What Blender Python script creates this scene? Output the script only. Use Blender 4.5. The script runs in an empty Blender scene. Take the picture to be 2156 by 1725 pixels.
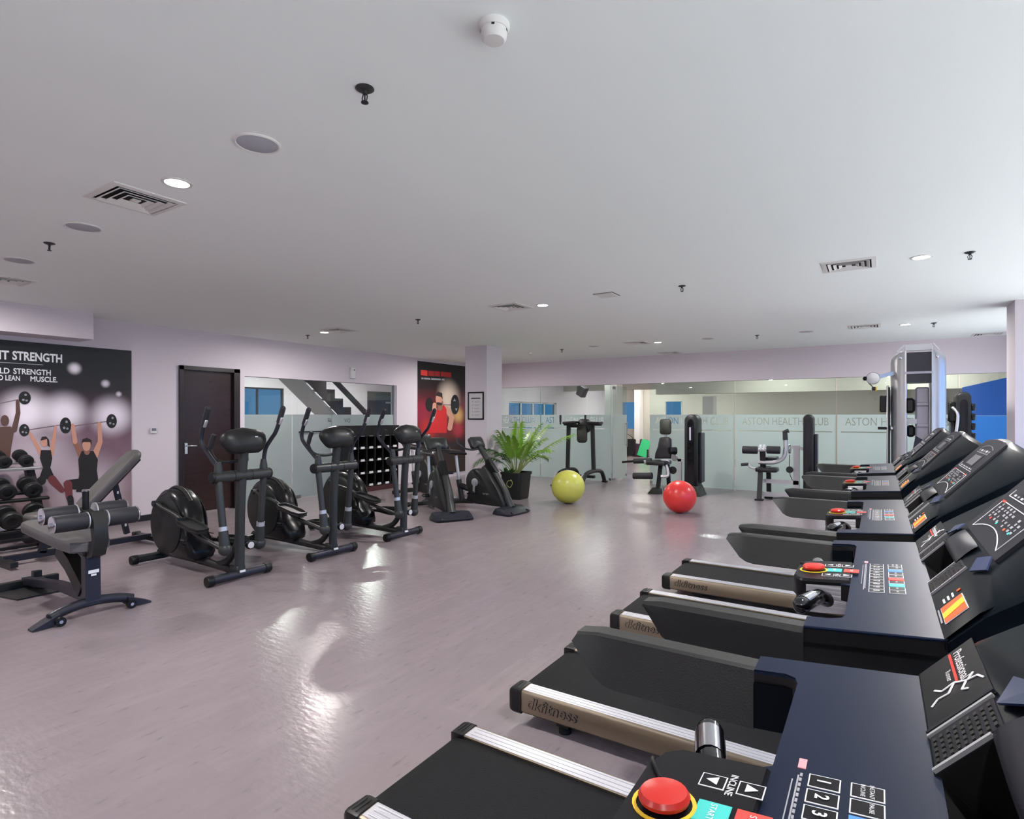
import bpy, bmesh, math, random
from mathutils import Vector, Matrix
random.seed(7)
S = bpy.context.scene
COL = S.collection
R = math.radians
# ------------------------------------------------------------------ camera, world, sun, exposure
EYE, FPX, HORIZON, YAW = 1.5, 1210.0, 875.0, R(32.5)
cam = bpy.data.cameras.new('camera')
cam.sensor_fit = 'HORIZONTAL'; cam.sensor_width = 36.0
cam.lens = FPX / 2156 * 36.0
cam.shift_y = (HORIZON - 862.5) / 2156
cam.clip_start = 0.05; cam.clip_end = 200
camo = bpy.data.objects.new('camera', cam); COL.objects.link(camo)
camo.location = (0, 0, EYE); camo.rotation_euler = (R(90), 0, YAW)
S.camera = camo

W = bpy.data.worlds.new('sky'); S.world = W; W.use_nodes = True
bg = W.node_tree.nodes['Background']
bg.inputs[0].default_value = (0.14, 0.37, 0.86, 1); bg.inputs[1].default_value = 3.2
sun = bpy.data.lights.new('sun', 'SUN'); sun.energy = 24.0; sun.angle = R(3); sun.color = (1, .96, .9)
suno = bpy.data.objects.new('sun', sun); COL.objects.link(suno)
suno.location = (8, 4, 12); suno.rotation_euler = (R(6), R(3), 0)   # high sun, tilted so that it stays off the gym floor
S.view_settings.view_transform = 'Standard'; S.view_settings.look = 'None'
S.view_settings.exposure = 0.24; S.view_settings.gamma = 1.0
S.view_settings.use_curve_mapping = False
cy = S.cycles
cy.use_denoising = True; cy.max_bounces = 8; cy.diffuse_bounces = 6; cy.glossy_bounces = 4
cy.transmission_bounces = 6; cy.transparent_max_bounces = 16
cy.sample_clamp_indirect = 10.0; cy.caustics_reflective = False; cy.caustics_refractive = False
LAMP_W = 47.0

# ------------------------------------------------------------------ pixel helpers (2156 x 1725 frame -> points of the room)
_c = (-math.sin(YAW), math.cos(YAW)); _r = (math.cos(YAW), math.sin(YAW))
def _ab(u):
    k = (u - 1078) / FPX
    return _c[0] + k * _r[0], _c[1] + k * _r[1]
def on_z(u, v, z=0.0):
    a, b = _ab(u); d = (EYE - z) * FPX / (v - HORIZON); return Vector((a * d, b * d, z))
def on_x(u, v, X):
    a, b = _ab(u); d = X / a; return Vector((X, b * d, EYE - (v - HORIZON) * d / FPX))
def on_y(u, v, Y):
    a, b = _ab(u); d = Y / b; return Vector((a * d, Y, EYE - (v - HORIZON) * d / FPX))

# ------------------------------------------------------------------ materials
def lin(c):
    return tuple(((x / 255) / 12.92 if x / 255 <= .04045 else ((x / 255 + .055) / 1.055) ** 2.4) for x in c)
def mat(name, rgb, rough=.5, metal=0.0, bump=None, spec=.5, emit=None, coat=0.0, var=None):
    m = bpy.data.materials.new(name); m.use_nodes = True
    nt = m.node_tree; b = nt.nodes['Principled BSDF']
    b.inputs['Base Color'].default_value = (*lin(rgb), 1)
    b.inputs['Roughness'].default_value = rough; b.inputs['Metallic'].default_value = metal
    b.inputs['Specular IOR Level'].default_value = spec
    b.inputs['Coat Weight'].default_value = coat
    if emit:
        b.inputs['Emission Color'].default_value = (*lin(rgb), 1); b.inputs['Emission Strength'].default_value = emit
    if bump or var:
        tc = nt.nodes.new('ShaderNodeTexCoord'); mp = nt.nodes.new('ShaderNodeMapping')
        nt.links.new(tc.outputs['Object'], mp.inputs['Vector'])
    if bump:
        sc, st, stretch = bump
        mp.inputs['Scale'].default_value = stretch
        n = nt.nodes.new('ShaderNodeTexNoise'); n.inputs['Scale'].default_value = sc; n.inputs['Detail'].default_value = 2
        bp = nt.nodes.new('ShaderNodeBump'); bp.inputs['Strength'].default_value = st; bp.inputs['Distance'].default_value = .01
        nt.links.new(mp.outputs[0], n.inputs['Vector']); nt.links.new(n.outputs['Fac'], bp.inputs['Height'])
        nt.links.new(bp.outputs[0], b.inputs['Normal'])
    if var:
        sc, amt = var
        n2 = nt.nodes.new('ShaderNodeTexNoise'); n2.inputs['Scale'].default_value = sc; n2.inputs['Detail'].default_value = 3
        nt.links.new(mp.outputs[0], n2.inputs['Vector'])
        mx = nt.nodes.new('ShaderNodeMix'); mx.data_type = 'RGBA'
        c = lin(rgb); mx.inputs[6].default_value = (*[x * (1 - amt) for x in c], 1); mx.inputs[7].default_value = (*[min(1, x * (1 + amt)) for x in c], 1)
        nt.links.new(n2.outputs['Fac'], mx.inputs[0]); nt.links.new(mx.outputs[2], b.inputs['Base Color'])
    return m

def floor_material():
    m = bpy.data.materials.new('vinyl_floor'); m.use_nodes = True
    nt = m.node_tree; b = nt.nodes['Principled BSDF']; L = nt.links.new
    tc = nt.nodes.new('ShaderNodeTexCoord')
    def noise(scale, stretch, detail=3):
        mp = nt.nodes.new('ShaderNodeMapping'); mp.inputs['Scale'].default_value = stretch
        n = nt.nodes.new('ShaderNodeTexNoise'); n.inputs['Scale'].default_value = scale; n.inputs['Detail'].default_value = detail
        L(tc.outputs['Object'], mp.inputs[0]); L(mp.outputs[0], n.inputs['Vector']); return n
    def mix(fac, a, c):
        x = nt.nodes.new('ShaderNodeMix'); x.data_type = 'RGBA'
        for s, v in ((6, a), (7, c)):
            if isinstance(v, tuple): x.inputs[s].default_value = (*v, 1)
            else: L(v, x.inputs[s])
        if isinstance(fac, float): x.inputs[0].default_value = fac
        else: L(fac, x.inputs[0])
        return x.outputs[2]
    def ramp(sock, lo, hi):
        r = nt.nodes.new('ShaderNodeMapRange'); r.inputs[1].default_value = lo; r.inputs[2].default_value = hi; L(sock, r.inputs[0]); return r.outputs[0]
    mp = nt.nodes.new('ShaderNodeMapping'); mp.inputs['Rotation'].default_value = (0, 0, R(90))
    L(tc.outputs['Object'], mp.inputs[0])
    br = nt.nodes.new('ShaderNodeTexBrick'); L(mp.outputs[0], br.inputs['Vector'])
    br.inputs['Scale'].default_value = 1.0; br.inputs['Brick Width'].default_value = .92; br.inputs['Row Height'].default_value = .155
    br.inputs['Mortar Size'].default_value = .0; br.inputs['Bias'].default_value = 0
    br.inputs['Color1'].default_value = (*FLOOR_A, 1); br.inputs['Color2'].default_value = (*FLOOR_B, 1)
    soft = mix(.35, br.outputs['Color'], tuple((p + q) / 2 for p, q in zip(FLOOR_A, FLOOR_B)))
    g = noise(1.0, (17, 4.5, 1), 5)
    c1 = mix(ramp(g.outputs['Fac'], .35, .75), soft, tuple(x * .86 for x in FLOOR_A))
    k = noise(1.0, (34, 9, 1), 4)
    c2 = mix(ramp(k.outputs['Fac'], .63, .76), c1, tuple(x * .66 for x in FLOOR_A))
    L(c2, b.inputs['Base Color'])
    b.inputs['Roughness'].default_value = .21; b.inputs['Specular IOR Level'].default_value = .29
    w = noise(1.0, (16, 30, 1), 2)
    bp = nt.nodes.new('ShaderNodeBump'); bp.inputs['Strength'].default_value = .20; bp.inputs['Distance'].default_value = .01
    L(w.outputs['Fac'], bp.inputs['Height']); L(bp.outputs[0], b.inputs['Normal'])
    return m

def glass_material(name, tint):
    m = bpy.data.materials.new(name); m.use_nodes = True
    nt = m.node_tree; nt.nodes.clear(); L = nt.links.new
    out = nt.nodes.new('ShaderNodeOutputMaterial'); mx = nt.nodes.new('ShaderNodeMixShader')
    tr = nt.nodes.new('ShaderNodeBsdfTransparent'); tr.inputs[0].default_value = (*tint, 1)
    gl = nt.nodes.new('ShaderNodeBsdfGlossy'); gl.inputs['Roughness'].default_value = 0.0
    fr = nt.nodes.new('ShaderNodeFresnel'); ge = nt.nodes.new('ShaderNodeNewGeometry'); mr = nt.nodes.new('ShaderNodeMapRange')
    mr.inputs[3].default_value = 1.5; mr.inputs[4].default_value = 1 / 1.5      # same reflectance leaving the pane as entering it (thin pane, no bending)
    L(ge.outputs['Backfacing'], mr.inputs[0]); L(mr.outputs[0], fr.inputs[0])
    L(fr.outputs[0], mx.inputs[0]); L(tr.outputs[0], mx.inputs[1]); L(gl.outputs[0], mx.inputs[2]); L(mx.outputs[0], out.inputs[0])
    return m
def frost_material():
    m = bpy.data.materials.new('frosted_film'); m.use_nodes = True
    nt = m.node_tree; nt.nodes.clear(); L = nt.links.new
    out = nt.nodes.new('ShaderNodeOutputMaterial')
    df = nt.nodes.new('ShaderNodeBsdfDiffuse'); df.inputs[0].default_value = (.49, .56, .555, 1)
    tl = nt.nodes.new('ShaderNodeBsdfTranslucent'); tl.inputs[0].default_value = (.55, .65, .64, 1)
    m1 = nt.nodes.new('ShaderNodeMixShader'); m1.inputs[0].default_value = .45
    gl = nt.nodes.new('ShaderNodeBsdfGlossy'); gl.inputs['Roughness'].default_value = .06
    fr = nt.nodes.new('ShaderNodeFresnel'); ge = nt.nodes.new('ShaderNodeNewGeometry'); mr = nt.nodes.new('ShaderNodeMapRange')
    mr.inputs[3].default_value = 1.6; mr.inputs[4].default_value = 1 / 1.6
    L(ge.outputs['Backfacing'], mr.inputs[0]); L(mr.outputs[0], fr.inputs[0])
    m2 = nt.nodes.new('ShaderNodeMixShader')
    L(df.outputs[0], m1.inputs[1]); L(tl.outputs[0], m1.inputs[2]); L(fr.outputs[0], m2.inputs[0])
    L(m1.outputs[0], m2.inputs[1]); L(gl.outputs[0], m2.inputs[2]); L(m2.outputs[0], out.inputs[0])
    return m

FLOOR_A = (.286, .240, .255); FLOOR_B = (.250, .210, .223)
NOISE1 = (1, 1, 1)
M = {
 'floor': floor_material(),
 'ceil': mat('ceiling_paint', (240, 245, 242), .9),
 'wall': mat('wall_paint', (214, 205, 212), .75),
 'wall2': mat('wall_paint_back_room', (176, 172, 162), .8),
 'clear': glass_material('clear_glass', (.90, .965, .95)),
 'winglass': glass_material('window_glass', (.93, .97, 1.0)),
 'tintglass': glass_material('tinted_glass', (.30, .36, .34)),
 'bluesheet': mat('blue_sheet', (40, 92, 168), .12),
 'bluepale': mat('pale_blue_sheet', (44, 126, 206), .3),
 'alushade': mat('shaded_aluminium', (158, 146, 128), .36, 1),  # shade and floor reflection on the rail sides put into the colour
 'frost': frost_material(),
 'edge': mat('glass_edge', (120, 190, 180), .1),
 'wood': mat('dark_wood', (46, 29, 27), .22, bump=(3, .1, (1, 1, 12)), var=(3, .35)),
 'woodframe': mat('dark_door_frame', (30, 19, 20), .35),
 'chrome': mat('chrome', (215, 215, 220), .12, 1),
 'steel': mat('brushed_steel', (168, 168, 172), .32, 1, bump=(4, .08, (1, 60, 60))),
 'alu': mat('aluminium', (214, 213, 218), .36, .55, bump=(1.0, .25, (1, 160, 160))),
 'silver': mat('silver_paint', (196, 196, 200), .34, .6),
 'greypaint': mat('grey_metal_paint', (54, 56, 56), .36, .2, spec=.4),
 'bluegrey': mat('slate_metal_paint', (45, 46, 56), .36, .25, spec=.4),
 'charcoal': mat('charcoal_plastic', (35, 36, 36), .42, spec=.35),
 'charcoal2': mat('glossy_charcoal_plastic', (27, 28, 29), .25, spec=.3),
 'black': mat('black_plastic', (17, 17, 18), .4, spec=.35),
 'gloss': mat('glossy_black', (13, 14, 18), .1, coat=.5),
 'rubber': mat('black_rubber', (24, 25, 26), .5, bump=(420, .12, NOISE1)),
 'belt': mat('running_belt', (25, 25, 27), .62, spec=.15, bump=(260, .4, NOISE1)),
 'tray': mat('navy_plastic', (20, 29, 50), .36, spec=.12),
 'hood': mat('dark_teal_plastic', (11, 16, 22), .26, spec=.05),
 'face': mat('graphite_panel', (40, 40, 46), .42, spec=.08),
 'decal': mat('black_decal', (22, 22, 26), .32, spec=.14),
 'white': mat('white_print', (232, 232, 236), .5),
 'greyp': mat('grey_print', (150, 150, 158), .5),
 'red': mat('red_plastic', (196, 42, 36), .3),
 'redp': mat('red_print', (222, 60, 52), .5),
 'orange': mat('orange_print', (236, 96, 44), .5),
 'yellow': mat('yellow_print', (240, 196, 48), .5),
 'cyan': mat('cyan_print', (60, 196, 190), .5),
 'bluep': mat('blue_print', (60, 130, 210), .5),
 'pinkp': mat('pink_print', (236, 150, 160), .5),
 'accent': mat('slate_accent', (46, 56, 88), .25, spec=.4),
 'lcd': mat('grey_display', (112, 110, 118), .2),
 'padgrey': mat('grey_upholstery', (92, 90, 90), .45, bump=(300, .1, NOISE1)),
 'padblack': mat('black_upholstery', (30, 29, 33), .38, bump=(300, .1, NOISE1)),
 'padgreen': mat('dark_olive_upholstery', (44, 48, 40), .5),
 'foam': mat('black_foam', (36, 36, 42), .6),
 'ballY': mat('yellow_green_vinyl', (202, 202, 92), .3),
 'ballR': mat('red_vinyl', (226, 58, 56), .3),
 'pot': mat('black_pot', (26, 27, 26), .5),
 'soil': mat('potting_soil', (52, 40, 30), .9, bump=(60, .8, NOISE1)),
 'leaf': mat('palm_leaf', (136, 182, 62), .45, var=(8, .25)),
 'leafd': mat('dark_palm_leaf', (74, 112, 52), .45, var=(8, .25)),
 'stem': mat('palm_stem', (150, 156, 88), .5),
 'paper': mat('notice_paper', (205, 202, 204), .6),
 'plasticw': mat('white_plastic', (222, 220, 216), .45),
 'grille': mat('speaker_grille', (176, 178, 186), .7, bump=(300, .4, NOISE1)),
 'void': mat('duct_dark', (14, 14, 15), .9),
 'lamp': mat('lamp_diffuser', (255, 252, 246), .5, emit=14),
 'pink': mat('magenta_strip', (110, 40, 60), .4),
 'cab': mat('black_cabinet', (18, 18, 19), .35),
 'plinth': mat('maroon_plinth', (70, 30, 36), .4),
 'brass': mat('yellow_metal', (170, 140, 40), .4, .3),
 'skirt': mat('black_skirting', (24, 24, 25), .4),
 'stair': mat('dark_stair', (44, 40, 46), .5),
 'purple': mat('purple_mat', (74, 46, 92), .7), 'maroon': mat('maroon_mat', (66, 34, 58), .7), 'green': mat('green_mat', (46, 186, 116), .7),
 'bounce_ground': mat('pale_bounce_ground', (196, 190, 180), .9),
 'hedge': mat('hedge_green', (40, 78, 40), .8, var=(6, .5)),
 'tan': mat('tan_card', (190, 150, 92), .7),
 'lav': mat('pale_grey_panel', (176, 172, 184), .35),
}

# ------------------------------------------------------------------ mesh builder
_tm = {}
def text_mesh(body, bold=0.0, shear=0.0):
    k = (body, bold, shear)
    if k not in _tm:
        cu = bpy.data.curves.new('t', 'FONT'); cu.body = body; cu.size = 1; cu.offset = bold; cu.shear = shear
        cu.resolution_u = 3
        o = bpy.data.objects.new('t', cu); COL.objects.link(o)
        dg = bpy.context.evaluated_depsgraph_get(); dg.update()
        me = bpy.data.meshes.new_from_object(o.evaluated_get(dg))
        bpy.data.objects.remove(o); bpy.data.curves.remove(cu)
        _tm[k] = me
    return _tm[k]

class MB:
    def __init__(s): s.bm = bmesh.new(); s.mats = []
    def mi(s, m):
        m = M[m] if isinstance(m, str) else m
        if m not in s.mats: s.mats.append(m)
        return s.mats.index(m)
    def _new(s, nv, m):
        i = s.mi(m); fs = set()
        for v in nv:
            for f in v.link_faces: fs.add(f)
        for f in fs: f.material_index = i
        return s
    def box(s, c, size, m, rot=None, bev=0.0, seg=1, taper=None):
        r = bmesh.ops.create_cube(s.bm, size=1.0); vs = r['verts']
        for v in vs:
            t = 1.0
            if taper and v.co.z > 0: v.co.x *= taper[0]; v.co.y *= taper[1]
            v.co = Vector((v.co.x * size[0], v.co.y * size[1], v.co.z * size[2]))
        s._new(vs, m)
        if bev:
            es = list({e for v in vs for e in v.link_edges})
            b = bmesh.ops.bevel(s.bm, geom=es, offset=bev, segments=seg, affect='EDGES', profile=.5)
            vs = list({v for f in b['faces'] for v in f.verts} | {v for v in vs if v.is_valid})
            s._new(vs, m)
        mt = Matrix.Translation(c)
        if rot: 
            from mathutils import Euler
            mt = mt @ (rot if isinstance(rot, Matrix) else Euler(rot).to_matrix().to_4x4())
        for v in vs: v.co = mt @ v.co
        return s
    def ring(s, c, ax, r, seg, ref=None, ry=None):
        ax = Vector(ax).normalized()
        ref = Vector(ref) if ref else (Vector((0, 0, 1)) if abs(ax.z) < .9 else Vector((1, 0, 0)))
        a = ax.cross(ref).normalized(); b = a.cross(ax).normalized()
        ry = r if ry is None else ry
        return [Vector(c) + a * (r * math.cos(t)) + b * (ry * math.sin(t)) for t in (2 * math.pi * i / seg for i in range(seg))]
    def loft(s, rings, m, caps=True, closed=True, skip=None):
        vr = [[s.bm.verts.new(p) for p in r] for r in rings]; n = len(vr[0]); i0 = s.mi(m); fs = []
        for k in range(len(vr) - 1):
            for i in range(n if closed else n - 1):
                if skip and (k, i) in skip: continue
                j = (i + 1) % n
                try: fs.append(s.bm.faces.new((vr[k][i], vr[k][j], vr[k + 1][j], vr[k + 1][i])))
                except ValueError: pass
        if caps and closed:
            for r in (list(reversed(vr[0])), vr[-1]):
                try: fs.append(s.bm.faces.new(r))
                except ValueError: pass
        for f in fs: f.material_index = i0
        bmesh.ops.recalc_face_normals(s.bm, faces=fs)
        return s
    def cyl(s, p0, p1, r, m, r2=None, seg=14, caps=True):
        p0 = Vector(p0); p1 = Vector(p1); ax = p1 - p0
        return s.loft([s.ring(p0, ax, r, seg), s.ring(p1, ax, r if r2 is None else r2, seg)], m, caps)
    def tube(s, pts, r, m, seg=10, smooth=4, caps=True, ry=None):
        P = [Vector(p) for p in pts]
        if smooth and len(P) > 2:
            Q = []
            for i in range(len(P) - 1):
                p0 = P[max(i - 1, 0)]; p1 = P[i]; p2 = P[i + 1]; p3 = P[min(i + 2, len(P) - 1)]
                for k in range(smooth):
                    t = k / smooth
                    Q.append(.5 * ((2 * p1) + (p2 - p0) * t + (2 * p0 - 5 * p1 + 4 * p2 - p3) * t * t + (3 * p1 - p0 - 3 * p2 + p3) * t ** 3))
            Q.append(P[-1]); P = Q
        rr = r if isinstance(r, (list, tuple)) else None
        rings = []; ref = None
        for i, p in enumerate(P):
            ax = (P[min(i + 1, len(P) - 1)] - P[max(i - 1, 0)]).normalized()
            if ref is None: ref = Vector((0, 0, 1)) if abs(ax.z) < .9 else Vector((1, 0, 0))
            a = ax.cross(ref).normalized(); ref = a.cross(ax).normalized()
            q = r if not rr else rr[0] + (rr[-1] - rr[0]) * i / (len(P) - 1)
            q2 = q if ry is None else ry
            rings.append([p + a * (q * math.cos(t)) + ref * (q2 * math.sin(t)) for t in (2 * math.pi * k / seg for k in range(seg))])
        return s.loft(rings, m, caps)
    def rectbar(s, pts, w, h, m, up=(0, 0, 1)):
        P = [Vector(p) for p in pts]; rings = []
        for i, p in enumerate(P):
            ax = (P[min(i + 1, len(P) - 1)] - P[max(i - 1, 0)]).normalized()
            u = Vector(up); a = ax.cross(u)
            if a.length < 1e-3: a = ax.cross(Vector((1, 0, 0)))
            a.normalize(); u = a.cross(ax).normalized()
            rings.append([p + a * x * w / 2 + u * y * h / 2 for x, y in ((-1, -1), (1, -1), (1, 1), (-1, 1))])
        return s.loft(rings, m)
    def prism(s, poly, a, b, m, axis='z', inset=0.0, insd=0.0):
        def at(p, t):
            return Vector((p[0], p[1], t)) if axis == 'z' else (Vector((p[0], t, p[1])) if axis == 'y' else Vector((t, p[0], p[1])))
        if inset:
            cx = sum(p[0] for p in poly) / len(poly); cyy = sum(p[1] for p in poly) / len(poly)
            sm = []
            for p in poly:
                d = math.hypot(p[0] - cx, p[1] - cyy) or 1; k = max(0, 1 - inset / d); sm.append((cx + (p[0] - cx) * k, cyy + (p[1] - cyy) * k))
            sg = 1 if b > a else -1; iz = insd or inset
            return s.loft([[at(p, a) for p in sm], [at(p, a + sg * iz) for p in poly], [at(p, b - sg * iz) for p in poly], [at(p, b) for p in sm]], m)
        return s.loft([[at(p, a) for p in poly], [at(p, b) for p in poly]], m)
    def poly(s, pts, m):
        f = s.bm.faces.new([s.bm.verts.new(p) for p in pts]); f.material_index = s.mi(m); return s
    def sphere(s, c, r, m, scale=(1, 1, 1), seg=16, rot=None):
        q = bmesh.ops.create_uvsphere(s.bm, u_segments=seg, v_segments=max(6, seg // 2), radius=r)
        s._new(q['verts'], m)
        for v in q['verts']:
            co = Vector((v.co.x * scale[0], v.co.y * scale[1], v.co.z * scale[2]))
            if rot is not None: co = rot @ co
            v.co = co + Vector(c)
        return s
    def lathe(s, prof, m, c=(0, 0, 0), ax=(0, 0, 1), seg=20, caps=True):
        ax = Vector(ax).normalized()
        return s.loft([s.ring(Vector(c) + ax * h, ax, max(r, 1e-4), seg) for r, h in prof], m, caps)
    def text(s, body, o, right, up, size, m, bold=0.0, shear=0.0, align='c', fit=None, h=0.0):
        me = text_mesh(body, bold, shear)
        if not me.vertices: return s
        xs = [v.co.x for v in me.vertices]; x0, x1 = min(xs), max(xs)
        sx = size if not fit else fit / (x1 - x0)
        dx = {'c': (x0 + x1) / 2, 'l': x0, 'r': x1}[align]
        right = Vector(right).normalized(); up = Vector(up).normalized(); n = right.cross(up)
        nb = len(s.bm.verts); nf = len(s.bm.faces); s.bm.from_mesh(me); s.bm.verts.ensure_lookup_table(); s.bm.faces.ensure_lookup_table()
        for v in s.bm.verts[nb:]:
            v.co = Vector(o) + right * ((v.co.x - dx) * sx) + up * ((v.co.y - (.35 if align == 'c' else 0)) * size) + n * h
        i = s.mi(m)
        for f in s.bm.faces[nf:]: f.material_index = i
        return s
    def xf(s, fn):
        for v in s.bm.verts: v.co = Vector(fn(v.co))
        return s
    def build(s, name, parent=None, loc=None, ang=38, label=None, stuff=False):
        bm = s.bm; bm.normal_update(); ca = R(ang)
        for f in bm.faces: f.smooth = True
        for e in bm.edges:
            e.smooth = not (len(e.link_faces) != 2 or e.calc_face_angle(0) > ca)
        me = bpy.data.meshes.new(name); bm.to_mesh(me); bm.free()
        for m in s.mats: me.materials.append(m)
        o = bpy.data.objects.new(name, me); COL.objects.link(o)
        if parent: o.parent = parent
        if loc: o.location = loc
        if label: o['label'] = label
        if stuff: o['kind'] = 'stuff'
        return o

def thing(name, label, cat, loc=(0, 0, 0), rz=0.0, group=None):
    o = bpy.data.objects.new(name, None); COL.objects.link(o); o.empty_display_size = .1
    o.location = loc; o.rotation_euler = (0, 0, rz); o['label'] = label; o['category'] = cat
    if group: o['group'] = group
    return o
def tag(o, label, cat, group=None):
    o['label'] = label; o['category'] = cat
    if group: o['group'] = group
    return o
def struct(o): o['kind'] = 'structure'; return o
def dup(root, loc, rz, label, group=None):
    r = root.copy(); COL.objects.link(r); r.location = loc; r.rotation_euler = (0, 0, rz); r['label'] = label
    if group: r['group'] = group
    for ch in list(root.children):
        c = ch.copy(); COL.objects.link(c); c.parent = r
        for g in list(ch.children):
            d = g.copy(); COL.objects.link(d); d.parent = c
    return r
def rrect(w, h, r, n=4):
    out = []
    for cx, cyy, a0 in ((w / 2 - r, h / 2 - r, 0), (-w / 2 + r, h / 2 - r, 90), (-w / 2 + r, -h / 2 + r, 180), (w / 2 - r, -h / 2 + r, 270)):
        for i in range(n + 1):
            t = R(a0 + 90 * i / n); out.append((cx + r * math.cos(t), cyy + r * math.sin(t)))
    return out

# ================================================================== SETTING
XL, XR, YF, YB, H = -8.8, 2.35, -5.0, 12.15, 2.8
YE = 20.6                                   # far wall of the studio behind the glass
def slab(name, x0, x1, y0, y1, z0, z1, m, parent=None, bev=0):
    o = MB().box(((x0 + x1) / 2, (y0 + y1) / 2, (z0 + z1) / 2), (x1 - x0, y1 - y0, z1 - z0), m, bev=bev).build(name, parent)
    return o
def wallpieces(name, boxes, m):
    b = MB()
    for x0, x1, y0, y1, z0, z1 in boxes: b.box(((x0 + x1) / 2, (y0 + y1) / 2, (z0 + z1) / 2), (x1 - x0, y1 - y0, z1 - z0), m)
    return struct(b.build(name))
struct(slab('floor', -13.2, XR + .2, YF - .2, YE + .2, -.12, 0, 'floor'))
struct(slab('ceiling', XL - .15, XR + .2, YF - .2, YE + .2, H, H + .12, 'ceil'))
DY0, DY1, DZ = 4.557, 5.517, 2.25           # door opening
GY0, GY1, GZ = 5.617, 9.16, 2.15            # glazed opening in the left wall
wallpieces('wall_left', [(XL - .15, XL, YF - .2, DY0, 0, H), (XL - .15, XL, DY0, DY1, DZ, H), (XL - .15, XL, DY1, GY0, 0, H),
                         (XL - .15, XL, GY0, GY1, GZ, H), (XL - .15, XL, GY1, 13.65, 0, H), (XL - .15, XL, 13.65, 16.5, 0, 1.0), (XL - .15, XL, 13.65, 16.5, 1.9, H), (XL - .15, XL, 16.5, YE, 0, H)], 'wall')
wallpieces('wall_back', [(XL, XR, YB, YB + .15, 2.2, H)], 'wall')
wallpieces('wall_front', [(XL, XR, YF - .2, YF, 0, H)], 'wall')
WS, WH = .12, 2.5                            # window sill and head of the right hand wall
wins = [(-4.7 + 1.62 * i, -4.7 + 1.62 * i + 1.5) for i in range(10)]
rb = [(XR, XR + .2, YF, YE, 0, WS), (XR, XR + .2, YF, YE, WH, H), (XR, XR + .2, YF, wins[0][0], WS, WH), (XR, XR + .2, wins[-1][1], YE, WS, WH)]
for (a, b_), (c_, d_) in zip(wins, wins[1:]): rb.append((XR, XR + .2, b_, c_, WS, WH))
wallpieces('wall_right', rb, 'wall')
for i, (a, b_) in enumerate(wins):
    w = struct(MB().box((XR + .1, (a + b_) / 2, (WS + WH) / 2), (.012, b_ - a, WH - WS), 'winglass').build('window_%d' % (i + 1)))
    f = MB()
    for y in (a + .025, b_ - .025): f.box((XR + .1, y, (WS + WH) / 2), (.06, .05, WH - WS), 'charcoal')
    for z in (WS + .025, WH - .025): f.box((XR + .1, (a + b_) / 2, z), (.06, b_ - a, .05), 'charcoal')
    f.build('window_frame', w)
# boxed-out beam at the left end of the room
struct(slab('trim_1', XL, -8.38, YF, 3.29, 2.46, H, 'wall'))
struct(slab('baseboard_left', XL, XL + .015, YF, DY0, 0, .085, 'skirt'))
# square columns
struct(slab('trim_2', -6.6, -6.1, 8.71, 9.21, 0, H, 'wall'))
struct(slab('trim_3', 1.30, 1.80, 8.50, 9.0, 0, H, 'wall'))

# ---- timber door in the left wall
door = struct(MB().box((XL - .05, (DY0 + DY1) / 2 - .02, (DZ - .05) / 2 + .005), (.045, DY1 - DY0 - .14, DZ - .07), 'wood', bev=.004).build('door_1'))
f = MB()
f.box((XL - .05, DY0 + .03, DZ / 2), (.17, .06, DZ), 'woodframe'); f.box((XL - .05, DY1 - .05, DZ / 2), (.17, .10, DZ), 'woodframe')
f.box((XL - .05, (DY0 + DY1) / 2, DZ - .03), (.17, DY1 - DY0, .06), 'woodframe')
f.build('door_frame', door)
h = MB(); hy = DY0 + .12
h.box((XL - .02, hy, 1.0), (.012, .05, .17), 'chrome', bev=.004); h.cyl((XL - .02, hy, 1.04), (XL + .035, hy, 1.04), .011, 'chrome')
h.tube([(XL + .03, hy, 1.04), (XL + .04, hy + .03, 1.04), (XL + .038, hy + .13, 1.035)], .010, 'chrome')
h.build('door_handle', door)

# ---- frosted glass
def film(w, z0, z1, texts, slots, nm):
    """frosted film with the lettering and the line left clear (cut through it)"""
    bm = bmesh.new()
    def loop(pts):
        vs = [bm.verts.new((x, 0, z)) for x, z in pts]
        for a, b_ in zip(vs, vs[1:] + vs[:1]): bm.edges.new((a, b_))
    loop([(0, z0), (w, z0), (w, z1), (0, z1)])
    for x0, x1, za, zb in slots: loop([(x0, za), (x1, za), (x1, zb), (x0, zb)])
    for body, x, z, size, fit in texts:
        me = text_mesh(body, -.008)
        xs = [v.co.x for v in me.vertices]; sx = fit / (max(xs) - min(xs)); mn = min(xs)
        t = bmesh.new(); t.from_mesh(me); bmesh.ops.remove_doubles(t, verts=t.verts, dist=1e-4)
        mp = {}
        for e in t.edges:
            if len(e.link_faces) == 1:
                for v in e.verts:
                    if v not in mp: mp[v] = bm.verts.new((x + (v.co.x - mn) * sx, 0, z + v.co.y * size))
                bm.edges.new((mp[e.verts[0]], mp[e.verts[1]]))
        t.free()
    bmesh.ops.triangle_fill(bm, use_beauty=True, use_dissolve=False, edges=bm.edges[:], normal=(0, -1, 0))
    me = bpy.data.meshes.new(nm); bm.to_mesh(me); bm.free(); me.materials.append(M['frost'])
    return me
wn = 11
panes = [(-8.78, -6.96), (-6.94, -5.11), (-4.21, -2.45), (-2.43, -.66), (-.64, 1.14), (1.16, 2.33)]

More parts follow.
